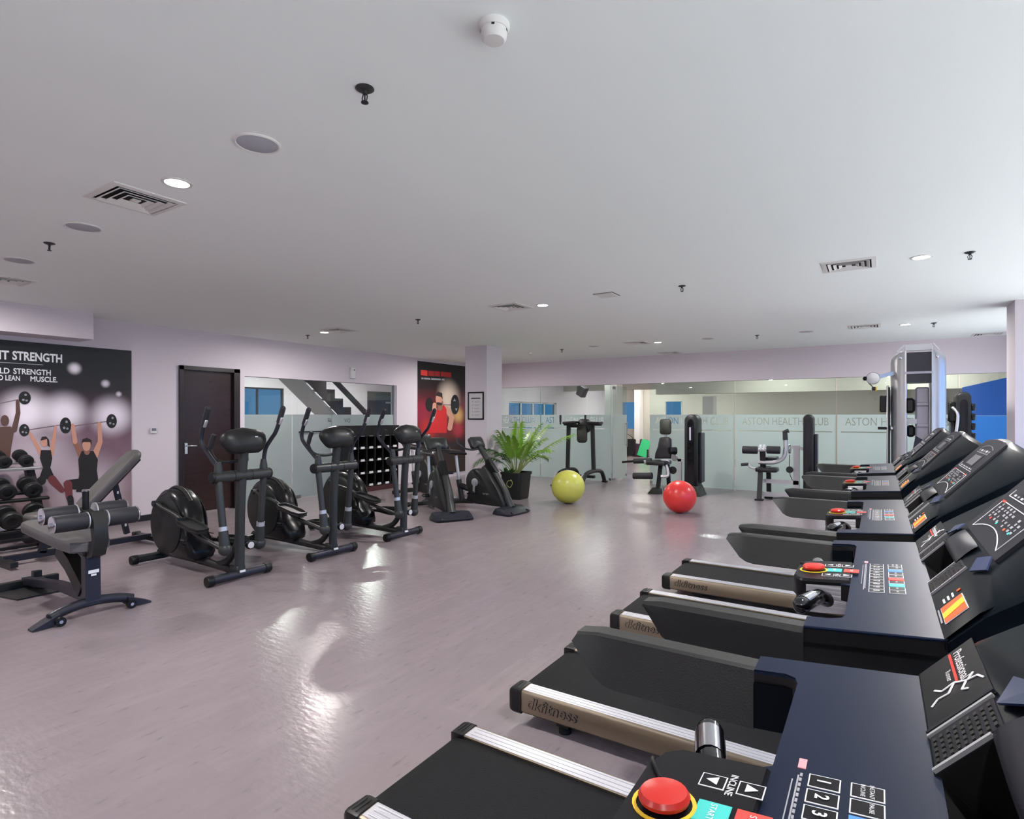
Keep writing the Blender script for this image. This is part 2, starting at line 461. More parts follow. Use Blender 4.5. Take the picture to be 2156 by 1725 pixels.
for x0, x1 in panes:
    p = struct(MB().box(((x0 + x1) / 2, YB + .07, 1.1), (x1 - x0, .012, 2.2), 'clear').build('window_%d' % wn)); wn += 1
    w = x1 - x0; tx = min(1.52, w - .24)
    me = film(w, .004, 1.515, [('ASTON HEALTH CLUB', .13, 1.315, .212, tx)] if w > 1.3 else [], [(.06, w - .06, 1.185, 1.205)], 'frosted_film')
    fo = bpy.data.objects.new('frosted_film', me); COL.objects.link(fo); fo.location = (x0, YB + .0625, 0); fo.parent = p
    MB().box((x1 - .003, YB + .07, 1.1), (.004, .013, 2.2), 'edge').build('glass_edge', p)
    if abs(x1 + 5.11) < .1 or abs(x0 + 4.21) < .1:
        MB().box(((x1 if x0 < -6 else x0) + (-.03 if x0 < -6 else .03), YB + .07, .05), (.06, .03, .05), 'steel', bev=.004).build('patch_fitting', p)
blue = MB()  # blue area of the end pane drawn as a two-tone coloured sheet
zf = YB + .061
blue.loft([[(1.19, zf, 1.50), (2.30, zf, 1.50), (2.30, zf, 2.19), (2.05, zf, 2.19), (1.19, zf, 1.97)], [(1.19, zf - .001, 1.50), (2.30, zf - .001, 1.50), (2.30, zf - .001, 2.19), (2.05, zf - .001, 2.19), (1.19, zf - .001, 1.97)]], 'bluesheet')
blue.box((1.745, zf, .75), (1.11, .001, 1.49), 'bluepale')
blue.build('blue_sheet', p, label='blue film on the end pane')
door2 = struct(MB().box((-5.1, YB + .55, 1.1), (.012, .86, 2.16), 'clear').build('door_2'))
me = film(.86, .03, 1.515, [], [], 'frosted_film'); fo = bpy.data.objects.new('frosted_film', me); COL.objects.link(fo)
fo.rotation_euler = (0, 0, R(90)); fo.location = (-5.0925, YB + .12, 0); fo.parent = door2
b = MB(); b.box((-5.1, YB + .2, .05), (.03, .14, .06), 'steel', bev=.004); b.box((-5.1, YB + .2, 2.13), (.03, .14, .06), 'steel', bev=.004); b.box((-5.1, YB + .93, .09), (.03, .09, .06), 'steel', bev=.004)
b.build('patch_fitting', door2)
b = MB()
for s in (-1, 1): b.cyl((-5.1 + s * .05, YB + .88, .75), (-5.1 + s * .05, YB + .88, 1.35), .012, 'steel')
for z in (.8, 1.3): b.cyl((-5.155, YB + .88, z), (-5.045, YB + .88, z), .008, 'steel')
b.build('door_handle', door2)

yj = [GY0, on_x(619, 860, XL).y, on_x(702, 860, XL).y, GY1]
for a, b_ in zip(yj, yj[1:]):
    p = struct(MB().box((XL - .06, (a + b_) / 2, GZ / 2), (.012, b_ - a - .012, GZ - .004), 'clear').build('window_%d' % wn)); wn += 1
    w = b_ - a - .012
    me = film(w, .01, 1.515, [('WO', w * .18, 1.36, .12, .15)] if a == yj[2] else [], [], 'frosted_film'); fo = bpy.data.objects.new('frosted_film', me); COL.objects.link(fo)
    fo.rotation_euler = (0, 0, R(90)); fo.location = (XL - .0525, a + .006, 0); fo.parent = p
    if a == yj[1]:
        q = MB(); q.cyl((XL - .02, a + .12, 1.2), (XL - .02, a + .62, 1.2), .012, 'black')
        for y in (a + .18, a + .56): q.cyl((XL - .055, y, 1.2), (XL - .02, y, 1.2), .008, 'steel')
        q.box((XL - .05, b_ - .05, 1.42), (.04, .07, .06), 'steel', bev=.004)
        q.build('push_bar', p)
        MB().box((XL - .05, a + .09, .03), (.04, .16, .055), 'steel', bev=.004).build('patch_fitting', p)
b = MB(); b.box((XL - .06, GY1 - .02, GZ / 2), (.08, .04, GZ), 'lav'); struct(b.build('trim_4'))
# little fixtures on the left wall
q = MB(); q.box((XL + .012, 4.20, 1.285), (.024, .085, .085), 'plasticw', bev=.006); t = tag(q.build('wall_thermostat'), 'small white thermostat with dark screen on wall left of the brown door', 'thermostat')
MB().box((XL + .0255, 4.20, 1.297), (.003, .06, .038), 'lcd').build('screen', t)
q = MB(); q.box((XL + .03, 7.90, 2.34), (.06, .115, .22), 'plasticw', bev=.012, seg=2); t = tag(q.build('alarm_sounder'), 'slim white alarm box on wall above the left glass panels', 'alarm box')
MB().cyl((XL + .058, 7.915, 2.40), (XL + .066, 7.915, 2.40), .012, 'black').build('sensor_lens', t)

# ---- studio behind the back glass
fw = []
op = [(-13.0, -8.9), (-6.2, -5.2), (-4.2, -2.8)]
fx = [-9.0, on_y(1280, 860, YE).x, on_y(1308, 860, YE).x, on_y(1338, 860, YE).x, on_y(1400, 860, YE).x, on_y(1436, 860, YE).x, XR]
wallpieces('wall_north', [(-9.0, XR, YE, YE + .15, 0, 1.0), (-9.0, XR, YE, YE + .15, 2.0, H)] + [(fx[k], fx[k + 1], YE, YE + .15, 1, 2) for k in (1, 3, 5)], 'wall2')
for x0, x1 in ((fx[0], fx[1]), (fx[2], fx[3]), (fx[4], fx[5])):
    p = struct(MB().box(((x0 + x1) / 2, YE + .07, 1.5), (x1 - x0, .012, 1.0), 'tintglass').build('window_%d' % wn)); wn += 1
    q = MB()
    for k in range(int((x1 - x0) / .6) + 2):
        q.box((min(x0 + .6 * k, x1), YE + .07, 1.5), (.05, .05, 1.0), 'plasticw')
    q.build('window_frame', p)
struct(slab('trim_5', -5.0, XR, 15.0, 15.3, 2.06, H, 'wall2'))
struct(slab('trim_6', -8.8, -5.0, 17.0, 17.25, 2.3, H, 'wall2'))
for i, (u_, y, hw_) in enumerate(((1292, 14.2, .17), (1345, 20.38, .10), (1494, 17.2, .15))):
    x = on_y(u_, 860, y).x
    struct(slab('trim_%d' % (8 + i), x - hw_, x + hw_, y - .2, y + .2, 0, 2.8 if i != 2 else 2.05, 'plasticw'))
t = thing('wall_speaker', 'black loudspeaker hung high in the studio behind the back glass', 'speaker', on_y(1226, 824, 14.6))
q = MB(); q.box((0, 0, 0), (.24, .2, .3), 'black', rot=(0, R(28), R(-15)), bev=.02); q.build('cabinet', t)
q = MB(); q.tube([(-.1, .05, .05), (-.18, .1, .08), (-.2, .15, .06)], .025, 'black'); q.box((-.2, .15, .06), (.06, .04, .18), 'black'); q.build('bracket', t)
p = struct(MB().box((XL - .07, 15.075, 1.45), (.012, 2.85, .9), 'tintglass').build('window_%d' % wn)); wn += 1
q = MB()
for k in range(5): q.box((XL - .07, 13.68 + .70 * k, 1.45), (.05, .05, .9), 'plasticw')
for z in (1.02, 1.88): q.box((XL - .07, 15.075, z), (.05, 2.85, .04), 'plasticw')
q.build('window_frame', p)
def mat_lean(name, lab, x, col, tilt):
    t = MB().prism([(px, pz) for px, pz in rrect(.34, .62, .04)], -.02, .02, col, 'y', inset=.008)
    t.xf(lambda c: (c.x, c.y, c.z + .31)); o = t.build(name); o.rotation_euler = (R(-14), R(tilt), 0); o.location = (x, YE - .62 + .11 * (tilt // 4 if tilt < 14 else -1), .03)
    tag(o, lab, 'exercise mat')
xm = [on_y(u, 940, YE - .4).x for u in (1331, 1341, 1349, 1357)]
mat_lean('exercise_mat', 'near black exercise mat leaning behind the open glass door', xm[0], 'black', 0)
mat_lean('exercise_mat', 'maroon exercise mat leaning between black and purple mats', xm[1], 'maroon', 4)
mat_lean('exercise_mat', 'purple exercise mat leaning beside the bright green one', xm[2], 'purple', 8)
mat_lean('exercise_mat', 'bright green exercise mat leaning at the end of the row', xm[3], 'green', 14)
hp = MB()
for i in range(24):
    a, b_ = 2 * math.pi * i / 24, 2 * math.pi * (i + 1) / 24
    hp.cyl((.42 * math.cos(a), 0, .42 * math.sin(a) + .43), (.42 * math.cos(b_), 0, .42 * math.sin(b_) + .43), .012, 'charcoal', seg=6)
hp = hp.build('exercise_hoop'); tag(hp, 'thin dark hoop standing behind the coloured mats', 'hoop'); hp.location = (xm[0] - .1, YE - .95, 0)

# ---- stair hall behind the left glass
wy0, wy1 = on_x(505, 850, -13.05).y, on_x(598, 850, -13.05).y
wallpieces('wall_west', [(-13.2, -13.05, 3.6, wy0, 0, 2.9), (-13.2, -13.05, wy0, wy1, 0, 1.0), (-13.2, -13.05, wy0, wy1, 2.2, 2.9), (-13.2, -13.05, wy1, 13.6, 0, 2.9)], 'wall')
p = struct(MB().box((-13.12, (wy0 + wy1) / 2, 1.6), (.012, wy1 - wy0, 1.2), 'tintglass').build('window_%d' % wn)); wn += 1
q = MB()
for y in (wy0 + .02, wy0 + (wy1 - wy0) * .4, wy1 - .02): q.box((-13.10, y, 1.6), (.05, .035, 1.2), 'charcoal')
q.box((-13.10, (wy0 + wy1) / 2, 2.18), (.05, wy1 - wy0, .04), 'charcoal'); q.build('window_frame', p)
wallpieces('wall_south', [(-13.05, XL - .15, 3.6, 3.75, 0, 2.9)], 'wall')
wallpieces('wall_hall', [(-13.05, XL - .15, 13.5, 13.6, 0, 2.9)], 'wall')
wallpieces('ceiling_stair_hall', [(-13.2, XL - .15, 3.6, 13.6, 2.88, 3.0)], 'ceil')
st = thing('staircase', 'dark sawtooth staircase with handrail seen through the left glass wall', 'staircase', (-11, 0, 0))
pa, pb = on_x(628, 803, -11.0), on_x(703, 873, -11.0)
sl = (pb.z - pa.z) / (pb.y - pa.y)
n = 13; y0 = pb.y + (pb.z - .25) / -sl * 1.0; run = (y0 - (pa.y - .4)) / n
b = MB(); pts = []
ytop = pa.y - .4; ztop = pa.z - .4 * sl
prof = [(y0, 0), (y0, .16)]
z = .16; yy = y0; rise = (ztop + .12 - .1) / n
for k in range(n):
    prof += [(yy, .12 + rise * (k + 1)), (yy - run, .12 + rise * (k + 1))]; yy -= run
prof += [(yy, ztop - .2), (y0 - .3, 0)]
for k in range(n):
    ya = y0 - run * k; za = .10 + rise * (k + 1)
    MB().box((.17, ya - run / 2, za - .02), (.66, run + .02, .04), 'stair').build('step', st)
b = MB(); saw = [(y0, 0), (y0, .10)]
for k in range(n): saw += [(y0 - run * k, .10 + rise * (k + 1)), (y0 - run * (k + 1), .10 + rise * (k + 1))]
saw += [(y0 - run * n, .10 + rise * n - .26), (y0 - .22, 0)]
b.prism(saw, .50, .56, 'stair', 'x'); b.build('stringer', st)
b = MB(); b.rectbar([(.17, y0 - .25, -.0), (.17, y0 - run * n - .05, .10 + rise * n - .30)], .66, .05, 'plasticw', up=(0, 0, 1)); b.build('soffit', st)
ha, hb_ = on_x(700, 797, -10.4), on_x(768, 868, -10.4)
b = MB(); b.rectbar([(.6, ha.y - .15, ha.z - .15 * (hb_.z - ha.z) / (hb_.y - ha.y)), (.6, hb_.y, hb_.z)], .06, .11, 'bluegrey')
b.rectbar([(.6, hb_.y, hb_.z), (.6, hb_.y + .05, 0)], .05, .07, 'bluegrey', up=(0, 1, 0)); b.build('handrail', st)
p0, p1 = on_x(774, 824, -13.03), on_x(822, 880, -13.03)
q = MB(); q.box((-13.028, (p0.y + p1.y) / 2, (p0.z + 0) / 2), (.04, p1.y - p0.y, p0.z), 'bluegrey', bev=.005); t = tag(q.build('hall_door'), 'dark blue door at the end of the stair hall', 'door')
MB().box((-13.0, p1.y - .1, 1.9), (.02, .3, .05), 'steel').build('closer', t)

# ---- outside the windows
struct(slab('ground', XR + .2, 40, -40, 45, -.35, -.2, 'bounce_ground'))  # unseen pale ground, added to bounce sunlight up to the ceiling
def bush(x, y0, y1, hgt, n):
    b = MB()
    for i in range(n):
        b.sphere((x + random.uniform(-.4, .4), y0 + (y1 - y0) * i / n, hgt * random.uniform(.25, .6)), hgt * random.uniform(.35, .6), 'hedge', seg=8)
    return b
o = bush(14, -14, 22, 1.3, 40).build('garden_hedge'); tag(o, 'clipped green garden hedge outside the window wall', 'hedge'); o['kind'] = 'stuff'

# ================================================================== CEILING FIXTURES
def downlight(x, y, lab):
    t = thing('ceiling_downlight', lab, 'downlight', (x, y, H), group='round ceiling downlights')
    if 'p' not in downlight.__dict__:
        b = MB(); b.lathe([(.062, 0), (.078, 0), (.078, -.004), (.072, -.007), (.062, -.006), (.060, 0)], 'plasticw', seg=24, caps=False); downlight.p = b.build('trim_ring', t)
        b = MB(); b.lathe([(.062, -.001), (.060, -.004), (.03, -.007), (.0, -.008)], 'lamp', seg=20); downlight.q = b.build('lamp_diffuser', t)
    else:
        for s in (downlight.p, downlight.q): c = s.copy(); COL.objects.link(c); c.parent = t
    l = bpy.data.lights.new('downlight_lamp', 'AREA'); l.shape = 'DISK'; l.size = .12; l.energy = LAMP_W; l.spread = R(176); l.color = (1, .955, .915)
    lo = bpy.data.objects.new('downlight_lamp', l); COL.objects.link(lo); lo.location = (x, y, H - .012); lo.parent = None
LX = [(-3.3, 1.70, 'bright round downlight at upper left beside the large square vent'), (-3.33, 5.90, 'brightest round downlight in the middle of the ceiling'), (-7.3, 6.0, 'small downlight near the left wall beside a far vent'),
      (.3, 5.78, 'round downlight at right beside the near rectangular vent'), (-3.3, 10.0, 'small far downlight right of the centre, beside a slim vent'), (.33, 9.92, 'far right downlight between vent and sprinkler')]
for x, y, lab in LX: downlight(x, y, lab)
for x, y, lab in ((.3, 1.7, 'round downlight above the treadmills, out of the frame'), (-7.3, 1.75, 'round downlight over the dumbbell rack, out of the frame'), (-3.3, -2.4, 'round downlight behind the photographer, middle'),
                  (.3, -2.4, 'round downlight behind the photographer, right'), (-7.3, -2.4, 'round downlight behind the photographer, left'), (-7.3, 10.0, 'round downlight hidden behind the column')):
    downlight(x, y, lab)
for x, y, z in ((-6.5, 14.3, 2.78), (-2, 13.7, 2.78), (-6.8, 19.2, 2.78), (-1, 17.8, 2.78), (.8, 14.0, 2.78), (-4.5, 18.7, 2.79), (-11.67, 8.45, 2.8), (-11.5, 11.0, 2.8)):
    l = bpy.data.lights.new('studio_lamp', 'AREA'); l.shape = 'DISK'; l.size = 1.6 if z == 2.78 else .24; l.energy = 66 if z == 2.78 else 62; l.color = (1, .97, .92)
    lo = bpy.data.objects.new('studio_lamp', l); COL.objects.link(lo); lo.location = (x, y, z)

def sq(c, h): return [(c[0] - h, c[1] - h), (c[0] + h, c[1] - h), (c[0] + h, c[1] + h), (c[0] - h, c[1] + h)]
def vent(x, y, lab, hx=.2):
    t = thing('ceiling_vent', lab, 'vent', (x, y, H), group='square louvred ceiling vents')
    if not hasattr(vent, 'parts'):
        vent.parts = []
        b = MB(); b.box((0, 0, -.001), (.33, .33, .003), 'void'); vent.parts.append(b.build('duct', t))
        b = MB(); b.loft([[(px, py, z) for px, py in sq((0, 0), h)] for h, z in ((.2, 0), (.2, -.006), (.168, -.012), (.164, -.001))], 'plasticw', caps=False); vent.parts.append(b.build('frame', t))
        for h in (.128, .088, .048):
            b = MB(); b.loft([[(px, py, z) for px, py in sq((0, 0), k)] for k, z in ((h, -.001), (h + .024, -.015), (h + .026, -.013), (h + .003, .001))], 'plasticw', caps=False); vent.parts.append(b.build('louvre', t))
        b = MB(); b.box((0, 0, -.008), (.045, .045, .006), 'plasticw'); vent.parts.append(b.build('centre_plate', t))
    else:
        for s in vent.parts: c = s.copy(); COL.objects.link(c); c.parent = t
for u, v, lab in ((285, 420, 'large square louvred vent at upper left beside the first downlight'), (1075, 646, 'square vent in mid ceiling left of the brightest downlight'), (1787, 558, 'square vent at right, left of the near right downlight'),
                  (715, 695, 'far square vent above the left glass wall'), (1341, 722, 'far slim vent right of the centre'), (1820, 687, 'far right vent beside the far right downlight'), (2080, 703, 'square vent in the corner beside the right column'),
                  (1410, 743, 'most distant vent close to the back bulkhead'), (8, 589, 'square vent cut by the left edge of the frame')):
    p = on_z(u, v, H); p.y = min(p.y, 11.85); vent(p.x, p.y, lab)
def cspeaker(x, y, r, lab, m='grille'):
    t = thing('ceiling_speaker', lab, 'speaker', (x, y, H), group='round ceiling speakers')
    MB().lathe([(r, 0), (r, -.004), (r * .93, -.008), (r * .88, -.005), (r * .88, 0)], 'plasticw', seg=32, caps=False).build('rim', t)
    MB().lathe([(r * .9, -.003), (r * .85, -.0055), (.001, -.007)], m, seg=32).build('grille', t)
for u, v, r, lab in ((542, 302, .105, 'large round grey speaker grille nearest in the ceiling'), (175, 478, .11, 'round speaker grille at left, second from the front'), (40, 548, .11, 'round speaker grille near the left edge'),
                     (1697, 698, .11, 'far round speaker grille left of the far right vent'), (1490, 713, .1, 'tiny far speaker grille right of the far centre downlight'), (1250, 729, .1, 'tiny far speaker grille in front of the back bulkhead')):
    p = on_z(u, v, H); cspeaker(p.x, p.y, r, lab)
def sprinkler(x, y, lab):
    t = thing('fire_sprinkler', lab, 'sprinkler', (x, y, H), group='pendent fire sprinklers')
    if not hasattr(sprinkler, 'parts'):
        sprinkler.parts = []
        b = MB(); b.lathe([(.036, 0), (.037, -.003), (.026, -.010), (.014, -.012), (.0, -.012)], 'greypaint', seg=20); sprinkler.parts.append(b.build('escutcheon', t))
        b = MB(); b.cyl((0, 0, -.01), (0, 0, -.024), .009, 'greypaint')
        for s in (-1, 1): b.tube([(s * .008, 0, -.022), (s * .014, 0, -.038), (s * .006, 0, -.055)], .0028, 'greypaint', seg=6)
        b.cyl((0, 0, -.024), (0, 0, -.05), .003, 'charcoal', seg=8); sprinkler.parts.append(b.build('frame_arms', t))
        b = MB(); b.cyl((0, 0, -.054), (0, 0, -.058), .014, 'charcoal', r2=.015, seg=14); sprinkler.parts.append(b.build('deflector', t))
    else:
        for s in sprinkler.parts: c = s.copy(); COL.objects.link(c); c.parent = t
for u, v, lab in ((768, 186, 'nearest fire sprinkler hanging in the upper left ceiling'), (104, 512, 'sprinkler between the two left speaker grilles'), (1436, 602, 'sprinkler in mid ceiling right of the square hatch'), (2042, 531, 'sprinkler at far right beside the near right downlight'),
                  (880, 673, 'sprinkler over the ellipticals, left of the mid vent'), (648, 706, 'sprinkler close to the left wall'), (1183, 736, 'far sprinkler beside the left column'), (1594, 706, 'far sprinkler in front of the pink bulkhead'), (1966, 680, 'sprinkler right of the far right downlight')):
    p = on_z(u, v, H); sprinkler(p.x, p.y, lab)
p = on_z(1040, 52, H); t = thing('smoke_detector', 'white domed smoke detector at the top of the picture', 'smoke detector', p)
b = MB(); b.lathe([(.052, 0), (.052, -.012), (.047, -.02), (.04, -.022)], 'plasticw', seg=32)
b.build('base', t)
b = MB(); b.lathe([(.043, -.018), (.044, -.03), (.042, -.046), (.034, -.054), (.0, -.056)], 'plasticw', seg=32); b.build('chamber', t)
b = MB()
for a in (20, 75, 150, 215, 300): b.box((.0425 * math.cos(R(a)), .0425 * math.sin(R(a)), -.0235), (.010, .004, .008), 'void', rot=(0, 0, R(a + 90)))
b.build('vent_slots', t, stuff=True)
p = on_z(1277, 621, H); t = thing('ceiling_hatch', 'small square white hatch in mid ceiling beside a sprinkler', 'hatch', p)
MB().box((0, 0, -.006), (.2, .2, .012), 'plasticw', bev=.003).build('panel', t); MB().box((0, 0, -.001), (.225, .225, .003), 'charcoal').build('shadow_gap', t)
p = on_z(1117, 742, H); t = thing('smoke_detector', 'tiny far smoke detector beside the left column', 'smoke detector', p)
MB().lathe([(.055, 0), (.055, -.015), (.04, -.045), (.0, -.05)], 'plasticw').build('base', t); MB().cyl((.0, 0, -.05), (0, 0, -.056), .012, 'charcoal').build('indicator', t)

# ================================================================== TREADMILLS (local frame: x = room X + 0.5, belt runs along x, y left of the runner)
TX = .5
def tz(x): return 1.10 + .136 * (x + .12)
def sh(c): return (c.x + TX, c.y, c.z + .088 * (c.x + .12))       # tilts the console tray, moves to the local frame
def mv(c): return (c.x + TX, c.y, c.z)
def CP(s, y, h=0.0): return Vector((.095 + .669 * s - .743 * h + TX, y, 1.119 + .743 * s + .669 * h))
CR, CU = Vector((0, -1, 0)), Vector((.669, 0, .743))
def cquad(b, s0, s1, y0, y1, h, m, th=.0015):
    """thin plate lying on the sloping console face"""
    b.loft([[CP(s0, y0, h), CP(s0, y1, h), CP(s1, y1, h), CP(s1, y0, h)], [CP(s0, y0, h + th), CP(s0, y1, h + th), CP(s1, y1, h + th), CP(s1, y0, h + th)]], m)
def cline(b, p, q, w, h, m):
    p, q = Vector(p), Vector(q); d = (q - p).normalized(); n = Vector((-d.y, d.x)) * w / 2
    b.loft([[CP(*(p + n), h), CP(*(p - n), h), CP(*(q - n), h), CP(*(q + n), h)], [CP(*(p + n), h + .001), CP(*(p - n), h + .001), CP(*(q - n), h + .001), CP(*(q + n), h + .001)]], m)

def make_treadmill(lab):
    t = thing('treadmill', lab, 'treadmill', group='treadmills in a row on the right')
    X0, XF = -1.51, .42
    b = MB(); b.box(((X0 + XF) / 2 + .03, 0, .095), (XF - X0 - .06, .52, .07), 'black')
    for x in (-1.25, -.55, .2): b.box((x, 0, .06), (.06, .6, .05), 'black')
    b.xf(mv).build('deck_frame', t)
    for x in (-1.25, .25):
        for s in (-1, 1):
            MB().lathe([(.03, 0), (.03, .02), (.018, .03), (.018, .07)], 'rubber', c=(x + TX, s * .27, 0)).build('foot', t)
    for s in (-1, 1):
        y0, y1 = (.243, .335)
        sec = [(y0, .165), (y0 + .004, .17), (.318, .17), (.330, .167), (.335, .158), (.335, .072), (.325, .062), (y0 + .02, .062), (y0, .08)]
        b = MB(); b.prism([(s * y, z) for y, z in sec], X0 + .05, XF - .1, 'alushade', 'x')  # rail sides in the shaded copy of aluminium, top plate in the bright one
        b.box(((X0 + XF) / 2 - .02, s * .283, .1697), (XF - X0 - .16, .074, .0016), 'alu')
        for yy in (.262, .285, .308): b.box(((X0 + XF) / 2, s * yy, .1708), (XF - X0 - .16, .0016, .0010), 'greyp')
        rail = b.xf(mv).build('side_rail', t)
        b = MB(); sec2 = [(y0 - .006, .172), (.322, .175), (.336, .170), (.341, .160), (.341, .066), (.332, .056), (y0 - .006, .06)]
        b.loft([[(x, s * (.29 + (y - .29) * k), .115 + (z - .115) * k) for y, z in sec2] for x, k in ((X0 + .055, 1), (X0 + .012, 1), (X0 - .004, .95), (X0 - .014, .8))], 'black')
        for x in (X0 + .018, X0 + .036): b.box((x, s * .29, .1755), (.003, .07, .002), 'charcoal')
        b.xf(mv).build('end_cap', rail)
        b = MB()
        b.text('dkfitness', (X0 + .09, s * .3355, .098), (1 if s < 0 else -1, 0, 0), (0, 0, 1), .075, 'charcoal', bold=.026, shear=.25, align='l' if s < 0 else 'r', fit=.27, h=.0008)
        b.text('dkfitness', (X0 + .09, s * .3355, .098), (1 if s < 0 else -1, 0, 0), (0, 0, 1), .075, 'alushade', bold=.004, shear=.25, align='l' if s < 0 else 'r', fit=.262, h=.0016)
        b.xf(mv).build('lettering', rail)
    b = MB()
    prof = [(X0 + .02, .075), (X0 - .0, .095), (X0 - .008, .115), (X0, .138), (X0 + .02, .152), (X0 + .06, .157), (.18, .157), (.18, .10), (X0 + .06, .08)]
    b.prism(prof, -.242, .242, 'belt', 'y'); b.xf(mv).build('running_belt', t)
    b = MB(); rings = []
    for x, z, w in ((.10, .16, .30), (.13, .24, .335), (.22, .29, .34), (.36, .28, .34), (.46, .22, .33), (.50, .10, .31)):
        rings.append([(x, -w, .06), (x, -w, z - .04), (x, -w + .04, z), (x, w - .04, z), (x, w, z - .04), (x, w, .06)])
    b.loft(rings, 'charcoal'); b.xf(mv).build('motor_hood', t)
    for s in (-1, 1):
        b = MB(); b.rectbar([(.24, s * .385, .05), (.20, s * .395, .60), (.12, s * .41, 1.05)], .06, .11, 'black', up=(1, 0, 0)); b.box((.24, s * .385, .05), (.22, .07, .08), 'black', bev=.01)
        b.xf(mv).build('upright', t)
    # rubber arm rests
    for s in (-1, 1):
        b = MB(); rings = []
        for x, zb in ((-.437, 1.080), (-.396, 1.022), (-.376, 1.009), (-.350, 1.004), (-.12, 1.004)):
            zt = 1.096 if x > -.43 else 1.090
            rings.append([(x, s * y, z) for y, z in ((.398, zt - .004), (.404, zt), (.438, zt), (.446, zt - .010), (.448, max(zb + .006, zt - .035)), (.442, zb), (.385, zb), (.378, zb + .004 if zb < zt - .02 else zb))])
        b.loft(rings, 'rubber'); b.xf(mv).build('armrest', t, ang=24)
    # console tray
    out = [(-.12, .445), (.102, .445), (.102, -.445), (-.12, -.445), (-.12, -.385), (-.075, -.385), (-.06, -.375), (-.055, -.355), (-.055, -.12), (-.075, -.105),
           (-.075, .105), (-.055, .12), (-.055, .355), (-.06, .375), (-.075, .385), (-.12, .385)]
    b = MB(); b.prism(out, 1.094, 1.1, 'tray', inset=.002, insd=.002); b.prism(out, 1.06, 1.0945, 'black')
    for s in (-1, 1):
        b.box((-.01, s * .437, 1.030), (.22, .016, .08), 'black'); b.box((-.088, s * .382, 1.045), (.064, .008, .07), 'hood')
        b.box((-.052, s * .25, 1.045), (.008, .24, .07), 'hood')
    b.box((.06, 0, 1.0), (.10, .86, .12), 'black')
    tray = b.xf(sh).build('console_tray', t)
    b = MB()                                   # the control pod, print and all, on the tray
    pod = [(-.055, .105), (-.15, .105), (-.168, .092), (-.180, .06), (-.180, -.06), (-.168, -.092), (-.15, -.105), (-.055, -.105)]
    b.prism(pod, 1.055, 1.106, 'decal', inset=.006, insd=.006)
    for s in (-1, 1): b.box((-.105, s * .103, 1.060), (.085, .006, .066), 'alu')
    podo = b.xf(sh).build('control_pod', t)
    b = MB(); c = (-.139, -.008, 1.107)
    b.lathe([(.017, 0), (.017, .003), (.025, .004), (.026, .008), (.023, .0125), (.014, .0145), (.0, .015)], 'red', c=c, seg=24)
    b.xf(sh).build('emergency_button', podo, label='red emergency stop button')
    b = MB(); b.lathe([(.028, 0), (.032, 0), (.032, .0012), (.028, .0012)], 'yellow', c=(c[0], c[1], 1.1062), seg=28, caps=False)
    b.tube([(-.155, .03, 1.108), (-.172, .055, 1.11), (-.178, .075, 1.10), (-.185, .085, 1.06), (-.19, .09, .96)], .0022, 'black', seg=6)
    b.xf(sh).build('button_cord', podo)
    def key(b, x, y, w, hh, fill=None, edge='white', z=1.1062):
        b.box((x, y, z + .0004), (hh, w, .0008), edge); b.box((x, y, z + .0008), (hh - .0024, w - .0024, .0004), fill or 'decal')
    RT, UP = (0, -1, 0), (1, 0, 0)
    b = MB()
    for sy in (.050, -.056):
        for x, up in ((-.104, 0), (-.066, 1)):
            key(b, x, sy, .024, .026)
            d = 1 if up else -1
            b.loft([[(x + d * .007, sy, 1.1077), (x - d * .005, sy + .007, 1.1077), (x - d * .005, sy - .007, 1.1077)], [(x + d * .007, sy, 1.1082), (x - d * .005, sy + .007, 1.1082), (x - d * .005, sy - .007, 1.1082)]], 'white')
        b.text('INCLINE' if sy > 0 else 'SPEED', (-.085, sy, 1.1066), RT, UP, .0105, 'white', bold=.01, h=.0006)
    b.xf(sh).build('button_print', podo, stuff=True)
    for x, nm, c_, w_ in ((-.093, 'start_button', 'cyan', 'START'), (-.056, 'stop_button', 'redp', 'STOP')):
        b = MB(); key(b, x, -.003, .034, .032, c_, c_); b.text(w_, (x, -.003, 1.1074), RT, UP, .009, 'white', h=.0006); b.xf(sh).build(nm, podo)
    b = MB()
    for i in range(10):
        y = .105 - .029 * i; key(b, -.003, y, .024, .030, 'decal', z=1.1002)
        b.text('1234567890'[i], (-.003, y, 1.1016), RT, UP, .018, 'white', bold=.02, h=.0006)
        col = {2: 'bluep', 5: 'redp', 7: 'cyan'}.get(i)
        key(b, .036, y, .025, .030, col, col or 'white', z=1.1002)
        if i in (0, 1):
            for k, wd in enumerate((('INSTANT', 'INCLINE'), ('PAUSE',))[i]): b.text(wd, (.040 - .008 * k, y, 1.1016), RT, UP, .006, 'white', h=.0006)
        elif not col: b.box((.036, y, 1.1018), (.004, .012, .0006), 'greyp')
    b.box((-.028, -.02, 1.1004), (.0016, .26, .0008), 'greyp'); b.box((-.033, .0, 1.1004), (.0012, .20, .0008), 'greyp')
    b.box((-.0265, .135, 1.1004), (.008, .020, .0008), 'pinkp')
    for i in range(26): b.box((-.0255, .112 - .0098 * i, 1.1004), (.0024, .006, .0008), 'greyp')
    b.xf(sh).build('keypad_print', tray)
    for s in (-1, 1):
        b = MB(); b.tube([(-.10, s * .09, 1.055), (-.115, s * .115, 1.068), (-.125, s * .135, 1.07), (-.147, s * .215, 1.07)], .0185, 'gloss', seg=16)
        b.sphere((-.147, s * .215, 1.07), .0185, 'gloss', seg=14)
        b.tube([(-.131, s * .152, 1.0705), (-.145, s * .205, 1.0705)], .0194, 'chrome', seg=16, smooth=0, caps=False)
        b.xf(mv).build('hand_grip', t)
    # console hood: rings along the slope
    YS = (-1, -.62, -.15, .375, .62, 1)
